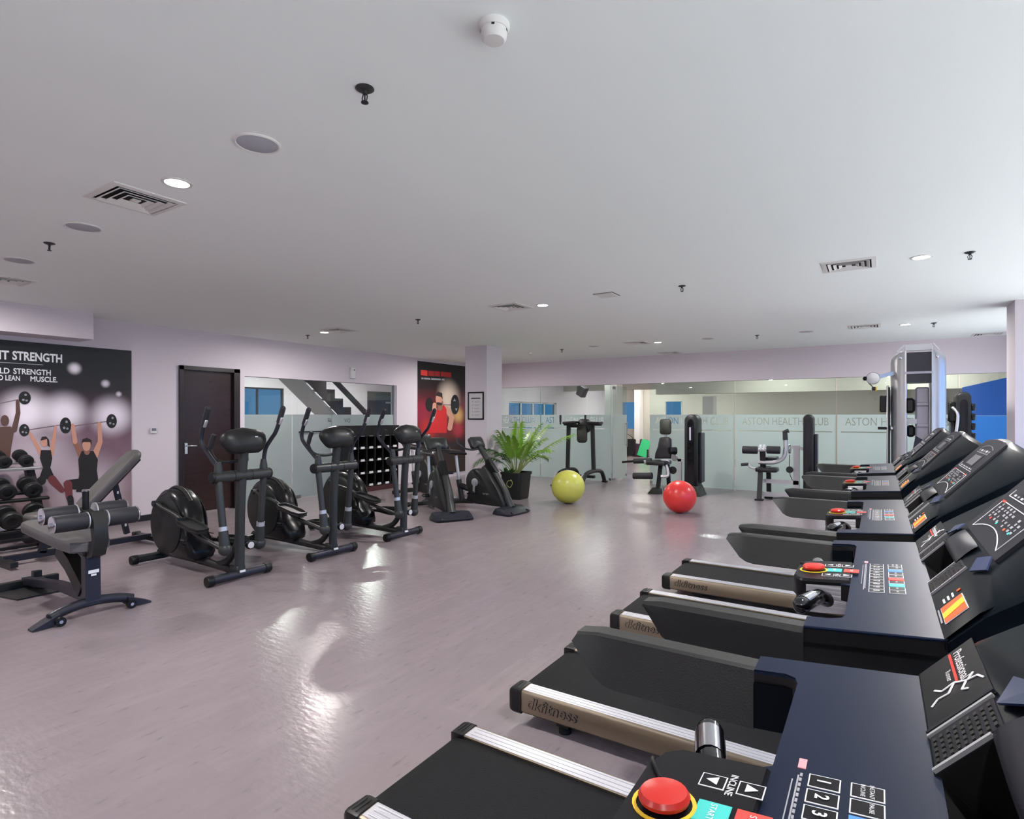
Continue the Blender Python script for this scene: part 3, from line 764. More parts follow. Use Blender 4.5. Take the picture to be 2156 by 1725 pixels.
    spec = [(-.012, .448, -.012, .452, -.02, -.10), (0, .446, 0, .452, -.006, -.13), (.072, .444, 0, .452, -.008, -.135), (.095, .40, 0, .452, -.012, -.14), (.122, .25, -.006, .452, -.018, -.15), (.14, .232, -.012, .452, -.022, -.155),
            (.28, .228, -.012, .448, -.056, -.165), (.385, .222, -.012, .43, -.086, -.17), (.402, .205, -.02, .41, -.10, -.165)]
    rings = []
    for k, (s_, wf, hf, wo, ho, hb) in enumerate(spec):
        pts = []
        for y in YS:
            arch = (.014 if k >= 7 else 0) * (1 - y * y)
            pts.append(CP(s_ + arch, y * wf, hf))
        for q in ((wo * .97, (hf + ho) / 2 if k < 4 else ho + .006), (wo, ho), (wo * .96, hb), (-wo * .96, hb), (-wo, ho), (-wo * .97, (hf + ho) / 2 if k < 4 else ho + .006)): pts.append(CP(s_, *q))
        rings.append(pts)
    b = MB(); b.loft(rings, 'hood', skip={(1, 2)})
    # the book well in the middle
    q = [[CP(0, -.067), CP(0, .167), CP(.072, .1665), CP(.072, -.0666)], [CP(.006, -.064, -.075), CP(.006, .164, -.075), CP(.07, .163, -.075), CP(.07, -.063, -.075)]]
    b.loft(q, 'black', caps=False); b.poly(q[1], 'charcoal')
    hood = b.build('console_hood', t, ang=28)
    b = MB()                                   # brow over the book well
    b.loft([[CP(s_, .05 + .155 * y * k, h * (1 - .75 * y * y)) for y in [-1 + .2 * j for j in range(11)]] for s_, h, k in ((.071, -.004, .80), (.074, .006, .80), (.084, .012, .80), (.100, .012, .78), (.116, .006, .75), (.130, -.008, .72))], 'face', caps=False, closed=False)
    b.build('console_brow', hood, ang=60)
    for s in (-1, 1):
        b = MB(); b.loft([[CP(.092, s * .215, .003), CP(.118, s * .175, .004), CP(.140, s * .205, -.002), CP(.118, s * .262, -.002)], [CP(.092, s * .215, .006), CP(.118, s * .175, .007), CP(.140, s * .205, .001), CP(.118, s * .262, .001)]], 'accent'); b.build('accent_panel', hood, label='slate blue accent panel')
    b = MB(); cquad(b, .004, .092, .262, .440, .0005, 'decal')
    cquad(b, .002, .094, .252, .257, .001, 'face', .004)
    b.text('Professional', CP(.060, .428, .0022), CR, CU, .020, 'white', bold=.006, fit=.095, align='l')
    cline(b, (.055, .430), (.055, .335), .0035, .0025, 'redp'); b.text('Runner', CP(.042, .385, .0022), CR, CU, .012, 'white', fit=.032, align='l')
    fig = [((.088, .300), (.082, .316)), ((.082, .316), (.066, .322)), ((.066, .322), (.05, .338)), ((.05, .338), (.032, .336)), ((.032, .336), (.022, .352)), ((.05, .336), (.040, .318)), ((.040, .318), (.024, .322)), ((.024, .322), (.014, .312)),
           ((.066, .320), (.058, .306)), ((.058, .306), (.066, .298)), ((.070, .322), (.078, .332))]
    for p, q_ in fig: cline(b, p, q_, .0028, .0025, 'white')
    b.build('logo_panel', hood, label='black panel with a white running figure')
    for ya, yb in ((.176, .244), (-.158, -.078)):
        b = MB(); cquad(b, .004, .088, ya, yb, .0, 'face')
        nj = int((yb - ya) / .0115)
        for i in range(9):
            for j in range(nj): cquad(b, .008 + .009 * i, .012 + .009 * i, ya + .004 + .0115 * j, ya + .011 + .0115 * j, .0015, 'charcoal', .002)
        b.build('ribbed_panel', hood)
    for y in (.171, .248, -.071, -.163):
        b = MB(); cquad(b, .002, .074 if y in (.171, -.071) else .09, y - .0025, y + .0025, .0, 'silver', .004); b.build('chrome_strip', hood)
    b = MB(); y0, y1, s0, s1 = -.385, -.292, .012, .058
    cquad(b, s0 - .0015, s1 + .0015, y0 - .0015, y1 + .0015, .0005, 'white', .001)
    cquad(b, s0, s1, y0, y1, .0012, 'orange', .001)
    b.loft([[CP(s0, -.362, .0024), CP(s0, -.330, .0024), CP(s1, -.316, .0024), CP(s1, -.348, .0024)], [CP(s0, -.362, .003), CP(s0, -.330, .003), CP(s1, -.316, .003), CP(s1, -.348, .003)]], 'yellow')
    for k in range(3): cquad(b, .020 + .010 * k, .024 + .010 * k, -.276, -.250, .0008, 'white', .001)
    cquad(b, .052, .060, -.262, -.254, .0008, 'orange', .001); cquad(b, .004, .007, -.37, -.29, .0008, 'greyp', .001)
    b.build('warning_sticker', hood, label='orange and yellow warning sticker')
    # display panel
    b = MB(); b.loft([[CP(s_, y, -.014) for s_, y in ((.135, -.22), (.388, -.21), (.398, -.12), (.402, 0), (.398, .12), (.388, .21), (.135, .22))], [CP(s_, y, -.006) for s_, y in ((.137, -.218), (.386, -.208), (.396, -.12), (.400, 0), (.396, .12), (.386, .208), (.137, .218))]], 'face')
    face = b.build('display_panel', t)
    b = MB(); hh = -.0058
    arc = [(.150 + .028 * (1 - (y / .165) ** 2), y) for y in [(.165 - .033 * i) for i in range(11)]]
    for p, q_ in zip(arc, arc[1:]): cline(b, p, q_, .002, hh, 'white')
    cline(b, (.150, .165), (.238, .165), .002, hh, 'white'); cline(b, (.150, -.165), (.238, -.165), .002, hh, 'white'); cline(b, (.238, .165), (.238, -.165), .0018, hh, 'white')
    cline(b, (.238, .165), (.238, .13), .005, hh + .0004, 'redp'); cline(b, (.238, -.13), (.238, -.165), .005, hh + .0004, 'orange')
    random.seed(3)
    for i in range(9):
        for j in range(5):
            y = .13 - .032 * i; s_ = .190 + .0095 * j
            if s_ > .182 + .0 and random.random() < .75: cquad(b, s_, s_ + .006, y - .009, y + .009 * random.uniform(-.2, 1), hh, 'greyp', .0008)
    for y, cc in ((.1, 'redp'), (.02, 'cyan'), (-.12, 'cyan'), (-.07, 'orange')): cquad(b, .187, .193, y - .006, y + .006, hh, cc, .0012)
    b.build('chart_print', face)
    b = MB(); cquad(b, .270, .325, -.09, .09, hh, 'decal', .001); cquad(b, .276, .319, -.075, .075, hh + .001, 'lcd', .001); b.build('display', face, label='grey display window')
    b = MB(); cline(b, (.255, .165), (.255, -.165), .002, hh, 'white'); cline(b, (.255, .165), (.275, .165), .002, hh, 'white')
    for i in range(8): cquad(b, .260, .265, .13 - .036 * i, .114 - .036 * i, hh, 'white' if i % 2 == 0 else 'greyp', .001)
    for i in range(7): cquad(b, .330, .335, .12 - .036 * i, .10 - .036 * i, hh, 'greyp', .001)
    for i in range(5): cquad(b, .339, .347, .115 - .05 * i, .09 - .05 * i, hh, 'white' if i in (1, 3) else 'greyp', .001)
    arc = [(.354 + .014 * (1 - (y / .12) ** 2), y) for y in [(.12 - .03 * i) for i in range(9)]]
    for p, q_ in zip(arc, arc[1:]): cline(b, p, q_, .002, hh, 'greyp')
    b.build('indicator_print', face)
    return t
tm = make_treadmill('nearest treadmill, its console cut off by the bottom right corner')
tm.location = (-TX - .045, .585, 0)
dup(tm, (-TX, 1.665, 0), 0, 'second treadmill from the front, wide belt and silver rails ending at bottom centre')
dup(tm, (-TX, 2.70, 0), 0, 'third treadmill from the front, its display panel standing at the right edge')
dup(tm, (-TX, 3.95, 0), 0, 'fourth treadmill from the front, console in front of the silver cable tower')
dup(tm, (-TX, 5.05, 0), 0, 'farthest treadmill, mostly hidden behind the fourth one')

# ================================================================== ELLIPTICAL TRAINERS (x forward, origin on the floor under the front foot)
def make_elliptical(lab):
    t = thing('elliptical_trainer', lab, 'elliptical trainer', group='elliptical trainers along the left side')
    for x, w in ((0, .30), (-1.37, .29)):
        b = MB(); b.cyl((x, -w + .05, .052), (x, w - .05, .052), .04, 'bluegrey' if x == 0 else 'greypaint', seg=16); ft = b.build('foot_bar', t)
        for s in (-1, 1):
            b = MB(); b.lathe([(.040, 0), (.047, .004), (.047, .055), (.042, .064), (.0, .066)], 'black', c=(x, s * (w - .055), .05), ax=(0, s, 0)); b.build('end_cap', ft)
    b = MB(); b.tube([(-1.40, 0, .085), (-.9, 0, .095), (-.4, 0, .085), (-.12, 0, .075), (0, 0, .07)], .038, 'charcoal', seg=10)
    b.tube([(-.34, 0, .09), (-.16, 0, .16), (-.02, 0, .34)], .032, 'charcoal', seg=10); b.box((-.03, 0, .10), (.12, .09, .07), 'greypaint', bev=.01); b.build('base_rail', t)
    b = MB(); b.tube([(0, 0, .07), (.01, 0, .6), (.035, 0, .95), (.07, 0, 1.2)], .043, 'greypaint', seg=16); mast = b.build('mast', t)
    b = MB(); b.box((.048, .0, .085), (.012, .05, .018), 'white'); b.build('label_plate', mast)
    b = MB(); b.lathe([(.040, 0), (.040, .02), (.033, .022), (.033, .024), (.0, .024)], 'black', c=(.0, .10, .30), ax=(1, 0, 0)); b.lathe([(.031, .0245), (.0, .0255)], 'paper', c=(0, .10, .30), ax=(1, 0, 0)); b.cyl((-.02, .0, .3), (0, .1, .3), .012, 'black'); b.build('level_gauge', mast)
    # rear flywheel housing
    cx, cz, r = -1.06, .425, .335
    poly = [(cx + r * math.cos(R(a)), cz + r * math.sin(R(a))) for a in range(12, 240, 12)]
    poly += [(-1.14, .10), (-.62, .095), (-.56, .13), (-.58, .22), (-.68, .32)]
    b = MB(); b.prism(poly, -.125, .125, 'charcoal2', 'y', inset=.055, insd=.05)
    hs = b.build('flywheel_housing', t, ang=60)
    for s in (-1, 1):
        b = MB(); b.lathe([(.285, 0), (.285, .012), (.26, .022), (.12, .028), (.09, .040), (.0, .042)], 'charcoal', c=(cx + .02, s * .122, cz - .01), ax=(0, s, 0), seg=32); b.build('crank_disc', hs)
        b = MB()
        for k in range(5): b.box((-.74 + .012 * k, s * .126, .21 + .030 * k), (.10, .004, .008), 'black')
        b.build('cooling_slots', hs, stuff=True)
    b = MB(); b.tube([(cx - .20, 0, cz + .275), (cx - .05, 0, cz + .345), (cx + .12, 0, cz + .32), (cx + .25, 0, cz + .22)], .02, 'charcoal', seg=8, ry=.02); b.build('housing_ridge', hs)
    b = MB(); b.text('cross trainer', (cx + .30, -.127, .30), (1, 0, 0), (0, 0, 1), .03, 'greyp', fit=.11, h=.001); b.build('lettering', hs)
    # swing arms, links and pedals
    b = MB(); b.cyl((.035, -.27, .955), (.035, .27, .955), .05, 'greypaint', seg=20)
    for y in (-.085, .085): b.cyl((.035, y - .004, .955), (.035, y + .004, .955), .0515, 'black', seg=20)
    ax = b.build('cross_tube', t)
    for s in (-1, 1): 
        b = MB(); b.lathe([(.05, 0), (.052, .004), (.046, .02), (.0, .022)], 'black', c=(.035, s * .268, .955), ax=(0, s, 0)); b.build('end_cap', ax)
    up = {-1: [(.035, -.22, .96), (.02, -.22, 1.04), (-.07, -.225, 1.12), (-.175, -.235, 1.22), (-.20, -.24, 1.29), (-.165, -.245, 1.39), (-.075, -.25, 1.56)],
          1: [(.035, .22, .96), (.04, .22, 1.08), (.06, .225, 1.19), (.13, .235, 1.28), (.185, .24, 1.34), (.225, .245, 1.42), (.285, .25, 1.565)]}
    low = {-1: (.135, -.22, .335), 1: (-.03, .22, .285)}
    crank = {-1: (-1.10, -.19, .63), 1: (-.98, .19, .23)}
    for s in (-1, 1):
        b = MB(); b.tube(up[s], .019, 'bluegrey', seg=10); b.lathe([(.036, 0), (.034, .05), (.024, .11)], 'greypaint', c=(.035, s * .22, .98)); a = b.build('swing_arm', t)
        p, q = Vector(up[s][-2]), Vector(up[s][-1])
        b = MB(); b.cyl(p + (q - p) * .1, q, .025, 'foam', r2=.025, seg=12); b.sphere(q, .025, 'foam', seg=10); b.build('grip', a)
        b = MB(); b.box(p + (q - p) * .28 + Vector((.016, 0, -.01)), (.026, .028, .075), 'silver', rot=(0, R(30), 0), bev=.006); b.build('pulse_sensor', a)
        L = Vector(low[s]); T0 = Vector((.035, s * .22, .94)); d = (L - T0)
        b = MB(); b.cyl(T0, T0 + d * .72, .031, 'greypaint', seg=14); b.cyl(T0 + d * .68, T0 + d * .76, .037, 'silver', seg=14); b.cyl(T0 + d * .74, L, .040, 'greypaint', r2=.046, seg=14); b.sphere(L, .056, 'greypaint', seg=14); b.build('lower_arm', t)
        C = Vector(crank[s]); m1 = C.lerp(L, .35) + Vector((0, 0, .01 if s < 0 else 0)); m2 = C.lerp(L, .62) + Vector((0, 0, -.035))
        b = MB(); b.tube([C, C.lerp(L, .12) + Vector((0, 0, .0)), m1, m2, L + Vector((-.06, 0, .0))], .021, 'charcoal', seg=10); b.cyl(C + Vector((0, s * .03, 0)), C - Vector((0, s * .05, 0)), .03, 'greypaint'); lk = b.build('pedal_link', t)
        pc = C.lerp(L, .56); sl = math.atan2(-(L.z - C.z), L.x - C.x)
        out = [(-.19, -.05), (-.12, -.075), (.10, -.08), (.19, -.055), (.2, 0), (.19, .055), (.10, .08), (-.12, .075), (-.19, .05)]
        b = MB(); b.prism(out, 0, .022, 'charcoal', inset=.006, insd=.006)
        b.loft([[(x * .98, y * .98, .02) for x, y in out], [(x, y, .045) for x, y in out], [(x * .94, y * .9, .045) for x, y in out], [(x * .92, y * .86, .024) for x, y in out]], 'charcoal', caps=False)
        ca, sa = math.cos(sl * .8), math.sin(sl * .8)
        b.xf(lambda v: (pc.x + v.x * ca + v.z * sa, s * .215 + v.y, pc.z + .0 - v.x * sa + v.z * ca)); b.build('pedal', lk)
    # console
    prof = [(-.13, -.115), (.13, -.115), (.165, -.09), (.205, -.02), (.21, .03), (.185, .07), (.12, .10), (.0, .118), (-.12, .10), (-.185, .07), (-.21, .03), (-.205, -.02), (-.165, -.09)]
    b = MB(); rings = [[(-.055, y * .9, z * .88) for y, z in prof], [(-.035, y, z) for y, z in prof], [(.02, y, z) for y, z in prof], [(.06, y * .86, z * .8) for y, z in prof], [(.085, y * .5, z * .45 - .01) for y, z in prof]]
    b.loft(rings, 'charcoal')
    b.xf(lambda v: (v.x * .9 - v.z * .42 + .075, v.y, v.x * .42 + v.z * .9 + 1.275)); con = b.build('console', t, ang=50)
    b = MB(); b.loft([[(-.056, y * .8, z * .75) for y, z in prof], [(-.059, y * .78, z * .72) for y, z in prof]], 'lcd'); b.xf(lambda v: (v.x * .9 - v.z * .42 + .075, v.y, v.x * .42 + v.z * .9 + 1.275)); b.build('screen', con)
    b = MB(); b.box((.152, .07, 1.305), (.008, .03, .016), 'silver', bev=.003); b.build('badge', con)
    for s in (-1, 1):
        b = MB(); b.tube([(.05, 0, 1.1), (-.02, s * .08, 1.08), (-.12, s * .15, 1.10), (-.19, s * .165, 1.20), (-.15, s * .15, 1.32)], .015, 'charcoal', seg=8); fh = b.build('fixed_handle', t)
        b = MB(); b.tube([(-.19, s * .165, 1.205), (-.172, s * .158, 1.27), (-.15, s * .15, 1.325)], .022, 'foam', seg=10); b.build('grip', fh)
    return t
el = make_elliptical('nearest elliptical trainer, in front of the brown door')
el.location = (-4.92, 3.09, 0)
dup(el, (-4.90, 4.14, 0), 0, 'middle elliptical trainer, in front of the left glass wall')
dup(el, (-4.91, 5.23, 0), 0, 'farthest elliptical trainer, in front of the black pigeonhole shelf')

# ================================================================== EXERCISE BIKES
def make_bike(lab):
    t = thing('exercise_bike', lab, 'exercise bike', group='upright exercise bikes by the column')
    b = MB(); rings = []
    for y, k in ((-.29, .55), (-.27, .9), (-.12, 1), (.12, 1), (.27, .9), (.29, .55)):
        rings.append([(x * k if x > 0 else x, y, z * (k if z > .03 else 1)) for x, z in ((-.16, .012), (.16, .012), (.17, .03), (.10, .075), (-.02, .115), (-.12, .11), (-.16, .06))])
    b.loft(rings, 'bluegrey'); fo = b.build('front_foot', t, ang=30)
    for s in (-1, 1): 
        b = MB(); b.cyl((.13, s * .2 - .02, .03), (.13, s * .2 + .02, .03), .03, 'black'); b.build('wheel', fo)
    b = MB(); b.tube([(-.02, 0, .09), (-.10, 0, .24), (-.18, 0, .40), (-.66, 0, 1.02)], [.062, .040], 'greypaint', seg=14); mast = b.build('mast', t)
    MB().box((-.02, 0, .19), (.006, .045, .05), 'white', rot=(0, R(-35), 0)).build('label_plate', mast)
    cx, cz, r = -.66, .44, .215
    poly = [(cx + r * math.cos(R(a)), cz + r * math.sin(R(a))) for a in range(60, 236, 12)] + [(-.86, .10), (-.10, .09), (-.09, .14), (-.20, .36), (-.40, .62), (-.50, .72)]
    b = MB(); b.prism(poly, -.095, .095, 'charcoal', 'y', inset=.035, insd=.035); bd = b.build('body_shell', t, ang=50)
    b = MB(); b.prism([(-.50, .70), (-.40, .60), (-.28, .62), (-.44, .82), (-.50, .80)], -.05, .05, 'charcoal2', 'y', inset=.012, insd=.012); b.build('mast_cover', bd)
    for s in (-1, 1):
        b = MB(); b.lathe([(.062, 0), (.062, .016), (.045, .024), (.0, .026)], 'silver', c=(cx, s * .094, cz), ax=(0, s, 0)); b.build('crank_hub', bd)
        b = MB(); e = Vector((cx, s * .13, cz - s * -.165)); b.rectbar([(cx, s * .115, cz), (cx, s * .13, cz + s * .165)], .018, .03, 'silver', up=(1, 0, 0)); cr = b.build('crank_arm', t)
        b = MB(); b.box((cx, s * .19, cz + s * .165), (.11, .10, .03), 'black', bev=.008); b.box((cx, s * .19, cz + s * .165 + .02), (.03, .10, .02), 'charcoal'); b.build('pedal', cr)
        b = MB(); b.text('upright', (cx + .22, s * .097, .28), (1 if s < 0 else -1, 0, 0), (0, 0, 1), .04, 'greyp', fit=.12, h=.001); b.build('lettering', bd)
    b = MB(); b.tube([(-.78, 0, .12), (-1.1, 0, .10), (-1.38, 0, .07)], .04, 'greypaint', seg=10); b.cyl((-1.38, -.25, .05), (-1.38, .25, .05), .035, 'greypaint')
    for s in (-1, 1): b.cyl((-1.38, s * .25, .045), (-1.38, s * .28, .045), .04, 'black')
    b.build('rear_frame', t)
    b = MB(); b.tube([(-1.0, 0, .1), (-1.08, 0, .45)], .045, 'greypaint', seg=12, smooth=0); b.tube([(-1.07, 0, .42), (-1.14, 0, .84)], .026, 'silver', seg=10, smooth=0); b.tube([(-.8, 0, .3), (-1.06, 0, .36)], .05, 'charcoal', seg=8, smooth=0); b.build('seat_post', t)
    b = MB(); rings = []
    for x, w, z, hh in ((-1.30, .09, .90, .05), (-1.26, .135, .905, .07), (-1.15, .14, .895, .075), (-1.05, .07, .885, .06), (-.95, .035, .88, .05), (-.92, .02, .875, .03)):
        rings.append([(x, w * math.cos(a), z + hh / 2 * math.sin(a)) for a in (2 * math.pi * i / 12 for i in range(12))])
    b.loft(rings, 'padblack'); b.build('saddle', t, ang=60)
    b = MB(); pr = rrect(.32, .20, .05); b.loft([[(-.04, y * .95, z * .92) for y, z in pr], [(-.03, y, z) for y, z in pr], [(.02, y, z) for y, z in pr], [(.055, y * .7, z * .6) for y, z in pr]], 'greypaint')
    tl = lambda v: (v.x * .88 - v.z * .47 - .70, v.y, v.x * .47 + v.z * .88 + 1.06)
    b.xf(tl); con = b.build('console', t, ang=50)
    b = MB(); b.box((-.042, 0, .01), (.004, .24, .13), 'lcd'); b.xf(tl); b.build('screen', con)
    for s in (-1, 1):
        b = MB(); b.tube([(-.64, s * .03, .97), (-.66, s * .16, .96), (-.76, s * .22, .98), (-.92, s * .21, 1.06), (-.93, s * .19, 1.14)], .016, 'charcoal', seg=8); hb = b.build('handlebar', t)
        b = MB(); b.tube([(-.80, s * .219, .995), (-.92, s * .21, 1.06), (-.93, s * .19, 1.14)], .022, 'foam', seg=10); b.build('grip', hb)
    return t
bk = make_bike('exercise bike in front of the red poster, turned to the camera')
bk.location = (-5.16, 6.50, 0); bk.rotation_euler = (0, 0, R(-32))
dup(bk, (-4.72, 7.42, 0), R(-3), 'exercise bike in front of the square column, nearest the palm')
dup(bk, (-6.35, 7.75, 0), R(-20), 'exercise bike at the back, half hidden between the red poster and column')

# ================================================================== BENCHES AND DUMBBELLS
t = thing('sit_up_bench', 'grey sit-up bench with four black foam rollers at the left edge', 'bench', (-4.97, 1.95, 0))
b = MB(); b.tube([(0, -.27, .055), (-.02, -.16, .085), (-.03, 0, .10), (-.02, .16, .085), (0, .27, .055)], .036, 'bluegrey', seg=12); fb = b.build('front_bar', t)
for s in (-1, 1):
    b = MB(); b.loft([[(-.05, s * .22, .085), (.05, s * .22, .085), (.05, s * .22, .02), (-.05, s * .22, .02)], [(-.045, s * .30, .05), (.055, s * .30, .05), (.055, s * .30, .005), (-.045, s * .30, .005)], [(-.03, s * .385, .012), (.05, s * .385, .012), (.05, s * .385, .001), (-.03, s * .385, .001)]], 'bluegrey'); b.build('foot_plate', fb)
    b = MB(); b.cyl((.055, s * .23, .034), (.085, s * .23, .034), .033, 'black', seg=16); b.cyl((.084, s * .23, .034), (.088, s * .23, .034), .012, 'chrome'); b.build('wheel', fb)
b = MB(); b.rectbar([(-.03, 0, .08), (-.045, 0, .49)], .10, .07, 'bluegrey', up=(1, 0, 0)); b.box((-.045, 0, .47), (.10, .13, .04), 'black', bev=.008); po = b.build('post', t)
b = MB(); b.box((.008, 0, .33), (.004, .07, .025), 'white'); b.box((.008, 0, .305), (.004, .035, .014), 'white'); b.build('label_plate', po)
b = MB(); b.rectbar([(-.05, 0, .12), (-.6, 0, .13), (-1.3, 0, .06)], .06, .06, 'bluegrey'); b.rectbar([(-1.3, -.23, .04), (-1.3, .23, .04)], .06, .06, 'charcoal'); b.build('base_rail', t)
b = MB(); b.prism([(-.9, -.18), (-1.32, -.26), (-1.36, .22), (-1.1, .26), (-.9, .12)], .002, .012, 'charcoal'); b.box((-1.2, .05, .05), (.22, .10, .08), 'charcoal', bev=.015); b.box((-1.25, .06, .11), (.05, .06, .06), 'charcoal'); b.build('rear_foot', t)
b = MB(); b.rectbar([(-.55, 0, .43), (-.36, 0, .34), (-.12, 0, .17)], .085, .11, 'black'); b.box((-.38, 0, .455), (.34, .1, .025), 'brass'); b.build('seat_carriage', t)
b = MB(); out = [(-1.02, -.09), (-.96, -.14), (-.25, -.15), (-.05, -.13), (.0, -.06), (.0, .06), (-.05, .13), (-.25, .15), (-.96, .14), (-1.02, .09)]
b.prism(out, .495, .575, 'padgrey', inset=.014, insd=.014); b.xf(lambda v: (v.x, v.y, v.z + (v.x + .3) * -.07)); b.build('seat_pad', t)
b = MB(); b.loft([[(x, y, z) for y in (-.045, .045)] + [(x2, y, z2) for y in (.045, -.045)] for x, z, x2, z2 in ((-.06, .45, .0, .43), (.04, .49, .09, .46), (.085, .58, .145, .58), (.06, .70, .12, .72), (.0, .75, .06, .79))], 'charcoal')
b.rectbar([(.06, 0, .73), (-.18, 0, .77)], .06, .05, 'charcoal'); b.build('roller_bracket', t)
for x, z in ((.05, .725), (-.135, .765)):
    b = MB(); b.cyl((x, -.29, z), (x, .29, z), .014, 'chrome'); rd = b.build('roller_axle', t)
    for s in (-1, 1):
        b = MB(); b.lathe([(.02, 0), (.058, .0), (.062, .006), (.062, .199), (.058, .205), (.02, .205)], 'foam', c=(x, s * .065, z), ax=(0, s, 0), seg=24); b.build('foam_roller', rd)
        b = MB(); b.lathe([(.060, 0), (.064, .004), (.060, .01), (.04, .012), (.0, .012)], 'chrome', c=(x, s * .268, z), ax=(0, s, 0), seg=20); b.build('roller_cap', rd)
        b = MB(); b.lathe([(.064, .0), (.064, .008), (.02, .008)], 'silver', c=(x, s * .058, z), ax=(0, s, 0), seg=20); b.build('roller_ring', rd)
b = MB(); b.cyl((-.13, 0, .78), (-.13, 0, .92), .022, 'black'); b.lathe([(.024, 0), (.026, .008), (.02, .016), (.0, .016)], 'chrome', c=(-.13, 0, .92)); b.build('pull_pin', t)

t = thing('incline_bench', 'incline bench with raised grey back pad in front of the purple poster', 'bench', (-7.3, 2.6, 0))
ca, sa = math.cos(R(47)), math.sin(R(47))
def inc(v): return (v.x, .16 + v.y * ca - v.z * sa, .44 + v.y * sa + v.z * ca)
b = MB(); b.prism([(x, y) for x, y in [(px, py + .42) for px, py in rrect(.29, .86, .12, 6)]], 0, .075, 'padgrey', inset=.018, insd=.018); b.xf(inc); b.build('back_pad', t, ang=50)
b = MB(); b.box((0, .42, -.03), (.06, .74, .05), 'charcoal'); b.box((0, .72, -.012), (.2, .05, .02), 'charcoal'); b.xf(inc); b.build('back_frame', t)
b = MB(); b.prism([(px, py - .12) for px, py in rrect(.29, .42, .08, 5)], .42, .49, 'padgrey', inset=.016, insd=.016); b.build('seat_pad', t, ang=50)
b = MB(); b.rectbar([(0, .46, .80), (0, .60, .14)], .05, .05, 'bluegrey', up=(1, 0, 0))
for k in range(6): b.box((.027, .475 + .02 * k, .72 - .095 * k), (.006, .018, .03), 'white')
b.lathe([(.03, -.01), (.036, 0), (.03, .01)], 'chrome', c=(.03, .47, .82), ax=(1, 0, 0)); b.build('support_strut', t)
b = MB(); b.rectbar([(0, -.5, .07), (0, .85, .07)], .06, .06, 'bluegrey'); b.rectbar([(-.32, .85, .05), (.32, .85, .05)], .06, .05, 'charcoal'); b.rectbar([(-.26, -.5, .05), (.26, -.5, .05)], .06, .05, 'charcoal')
b.rectbar([(0, -.2, .08), (0, -.12, .42)], .06, .06, 'bluegrey', up=(1, 0, 0)); b.build('base_frame', t)
for s in (-1, 1): MB().box((s * .33, .85, .045), (.05, .09, .085), 'black', bev=.01).build('end_cap', t)

t = thing('dumbbell_rack', 'three tier dumbbell rack standing under the purple poster', 'rack', (-8.25, 2.0, 0))
for y in (-.7, .66):
    b = MB(); b.rectbar([(.35, y, .04), (-.30, y, .04)], .07, .07, 'charcoal'); b.rectbar([(.28, y, .06), (-.28, y, .98)], .07, .08, 'charcoal', up=(0, 1, 0)); b.build('end_frame', t)
SH = [(.20, .25), (.0, .56), (-.20, .90)]
for x, z in SH:
    for dx, dz in ((.10, -.015), (-.10, .045)):
        b = MB(); b.box((x + dx, 0, z + dz), (.05, 1.5, .03), 'silver' if z > .8 else 'charcoal', rot=(0, R(16), 0), bev=.004); b.build('shelf_rail', t)
b = MB()
for z in (.04, .12): b.rectbar([(.2, -.9, z), (.2, .9, z)], .05, .03, 'charcoal')
b.build('cross_bar', t)
def make_dumbbell(lab, r):
    d = thing('dumbbell', lab, 'dumbbell', group='round black dumbbells on the rack')
    b = MB(); b.tube([(-.09, 0, 0), (-.03, 0, .0), (.03, 0, 0), (.09, 0, 0)], .016, 'chrome', seg=10); b.build('handle', d)
    for s in (-1, 1):
        b = MB(); b.lathe([(.03, 0), (r * .92, .002), (r, .014), (r, .062), (r * .9, .078), (r * .55, .082), (r * .5, .078), (.0, .078)], 'gloss' if False else 'rubber', c=(s * .06, 0, 0), ax=(s, 0, 0), seg=20); hd = b.build('head', d)
        b = MB(); b.lathe([(r * .46, .0785), (r * .40, .081), (.0, .081)], 'charcoal2', c=(s * .06, 0, 0), ax=(s, 0, 0), seg=16); b.build('weight_disc', hd)
    return d
names = {2: 'top', 1: 'middle', 0: 'bottom'}; order = ['rightmost', 'second from the right', 'third from the right', 'fourth from the right', 'fifth from the right', 'sixth from the right', 'seventh from the right']
for row, r, step in ((2, .070, .20), (1, .088, .235), (0, .10, .255)):
    first = None
    for k in range(7 if row == 2 else 6):
        y = .60 - step * k; x, z = SH[row]; lab = 'black dumbbell on the %s rack tier, %s' % (names[row], order[k])
        loc = (-8.25 + x, 2.0 + y, z + .03 + r)
        if first is None: first = make_dumbbell(lab, r); first.location = loc
        else: o = dup(first, loc, 0, lab)
        (first if k == 0 else o).rotation_euler = (0, R(16), 0)

# ================================================================== BALLS, PALM
for (u, v, rr, m, lab) in ((1196, 1060, .283, 'ballY', 'yellow green exercise ball on the floor in front of the dip station'), (1431, 1080, .249, 'ballR', 'red exercise ball on the floor in front of the leg machine')):
    p = on_z(u, v, 0); k = 1.0
    b = MB(); prof = []
    for i in range(33):
        a = math.pi * i / 32; rad = rr * math.sin(a); rad += .0022 * (i % 2) * (1 if 3 < i < 29 else 0); prof.append((max(rad, .0005), rr - rr * math.cos(a)))
    b.lathe(prof, m, seg=40); o = tag(b.build('exercise_ball', ang=80), lab, 'exercise ball'); o.location = (p.x, p.y, 0)
    b = MB(); b.lathe([(.014, 0), (.014, .004), (.0, .005)], 'paper', c=Vector((math.cos(R(-150)), math.sin(R(-150)), .55)).normalized() * (rr - .001) + Vector((0, 0, rr)), ax=(math.cos(R(-150)), math.sin(R(-150)), .55), seg=12); b.build('valve_plug', o)
t = thing('potted_palm', 'potted green palm in a black square pot beside the column', 'potted plant', (-5.53, 8.82, 0))
pr = rrect(1, 1, .16, 5)
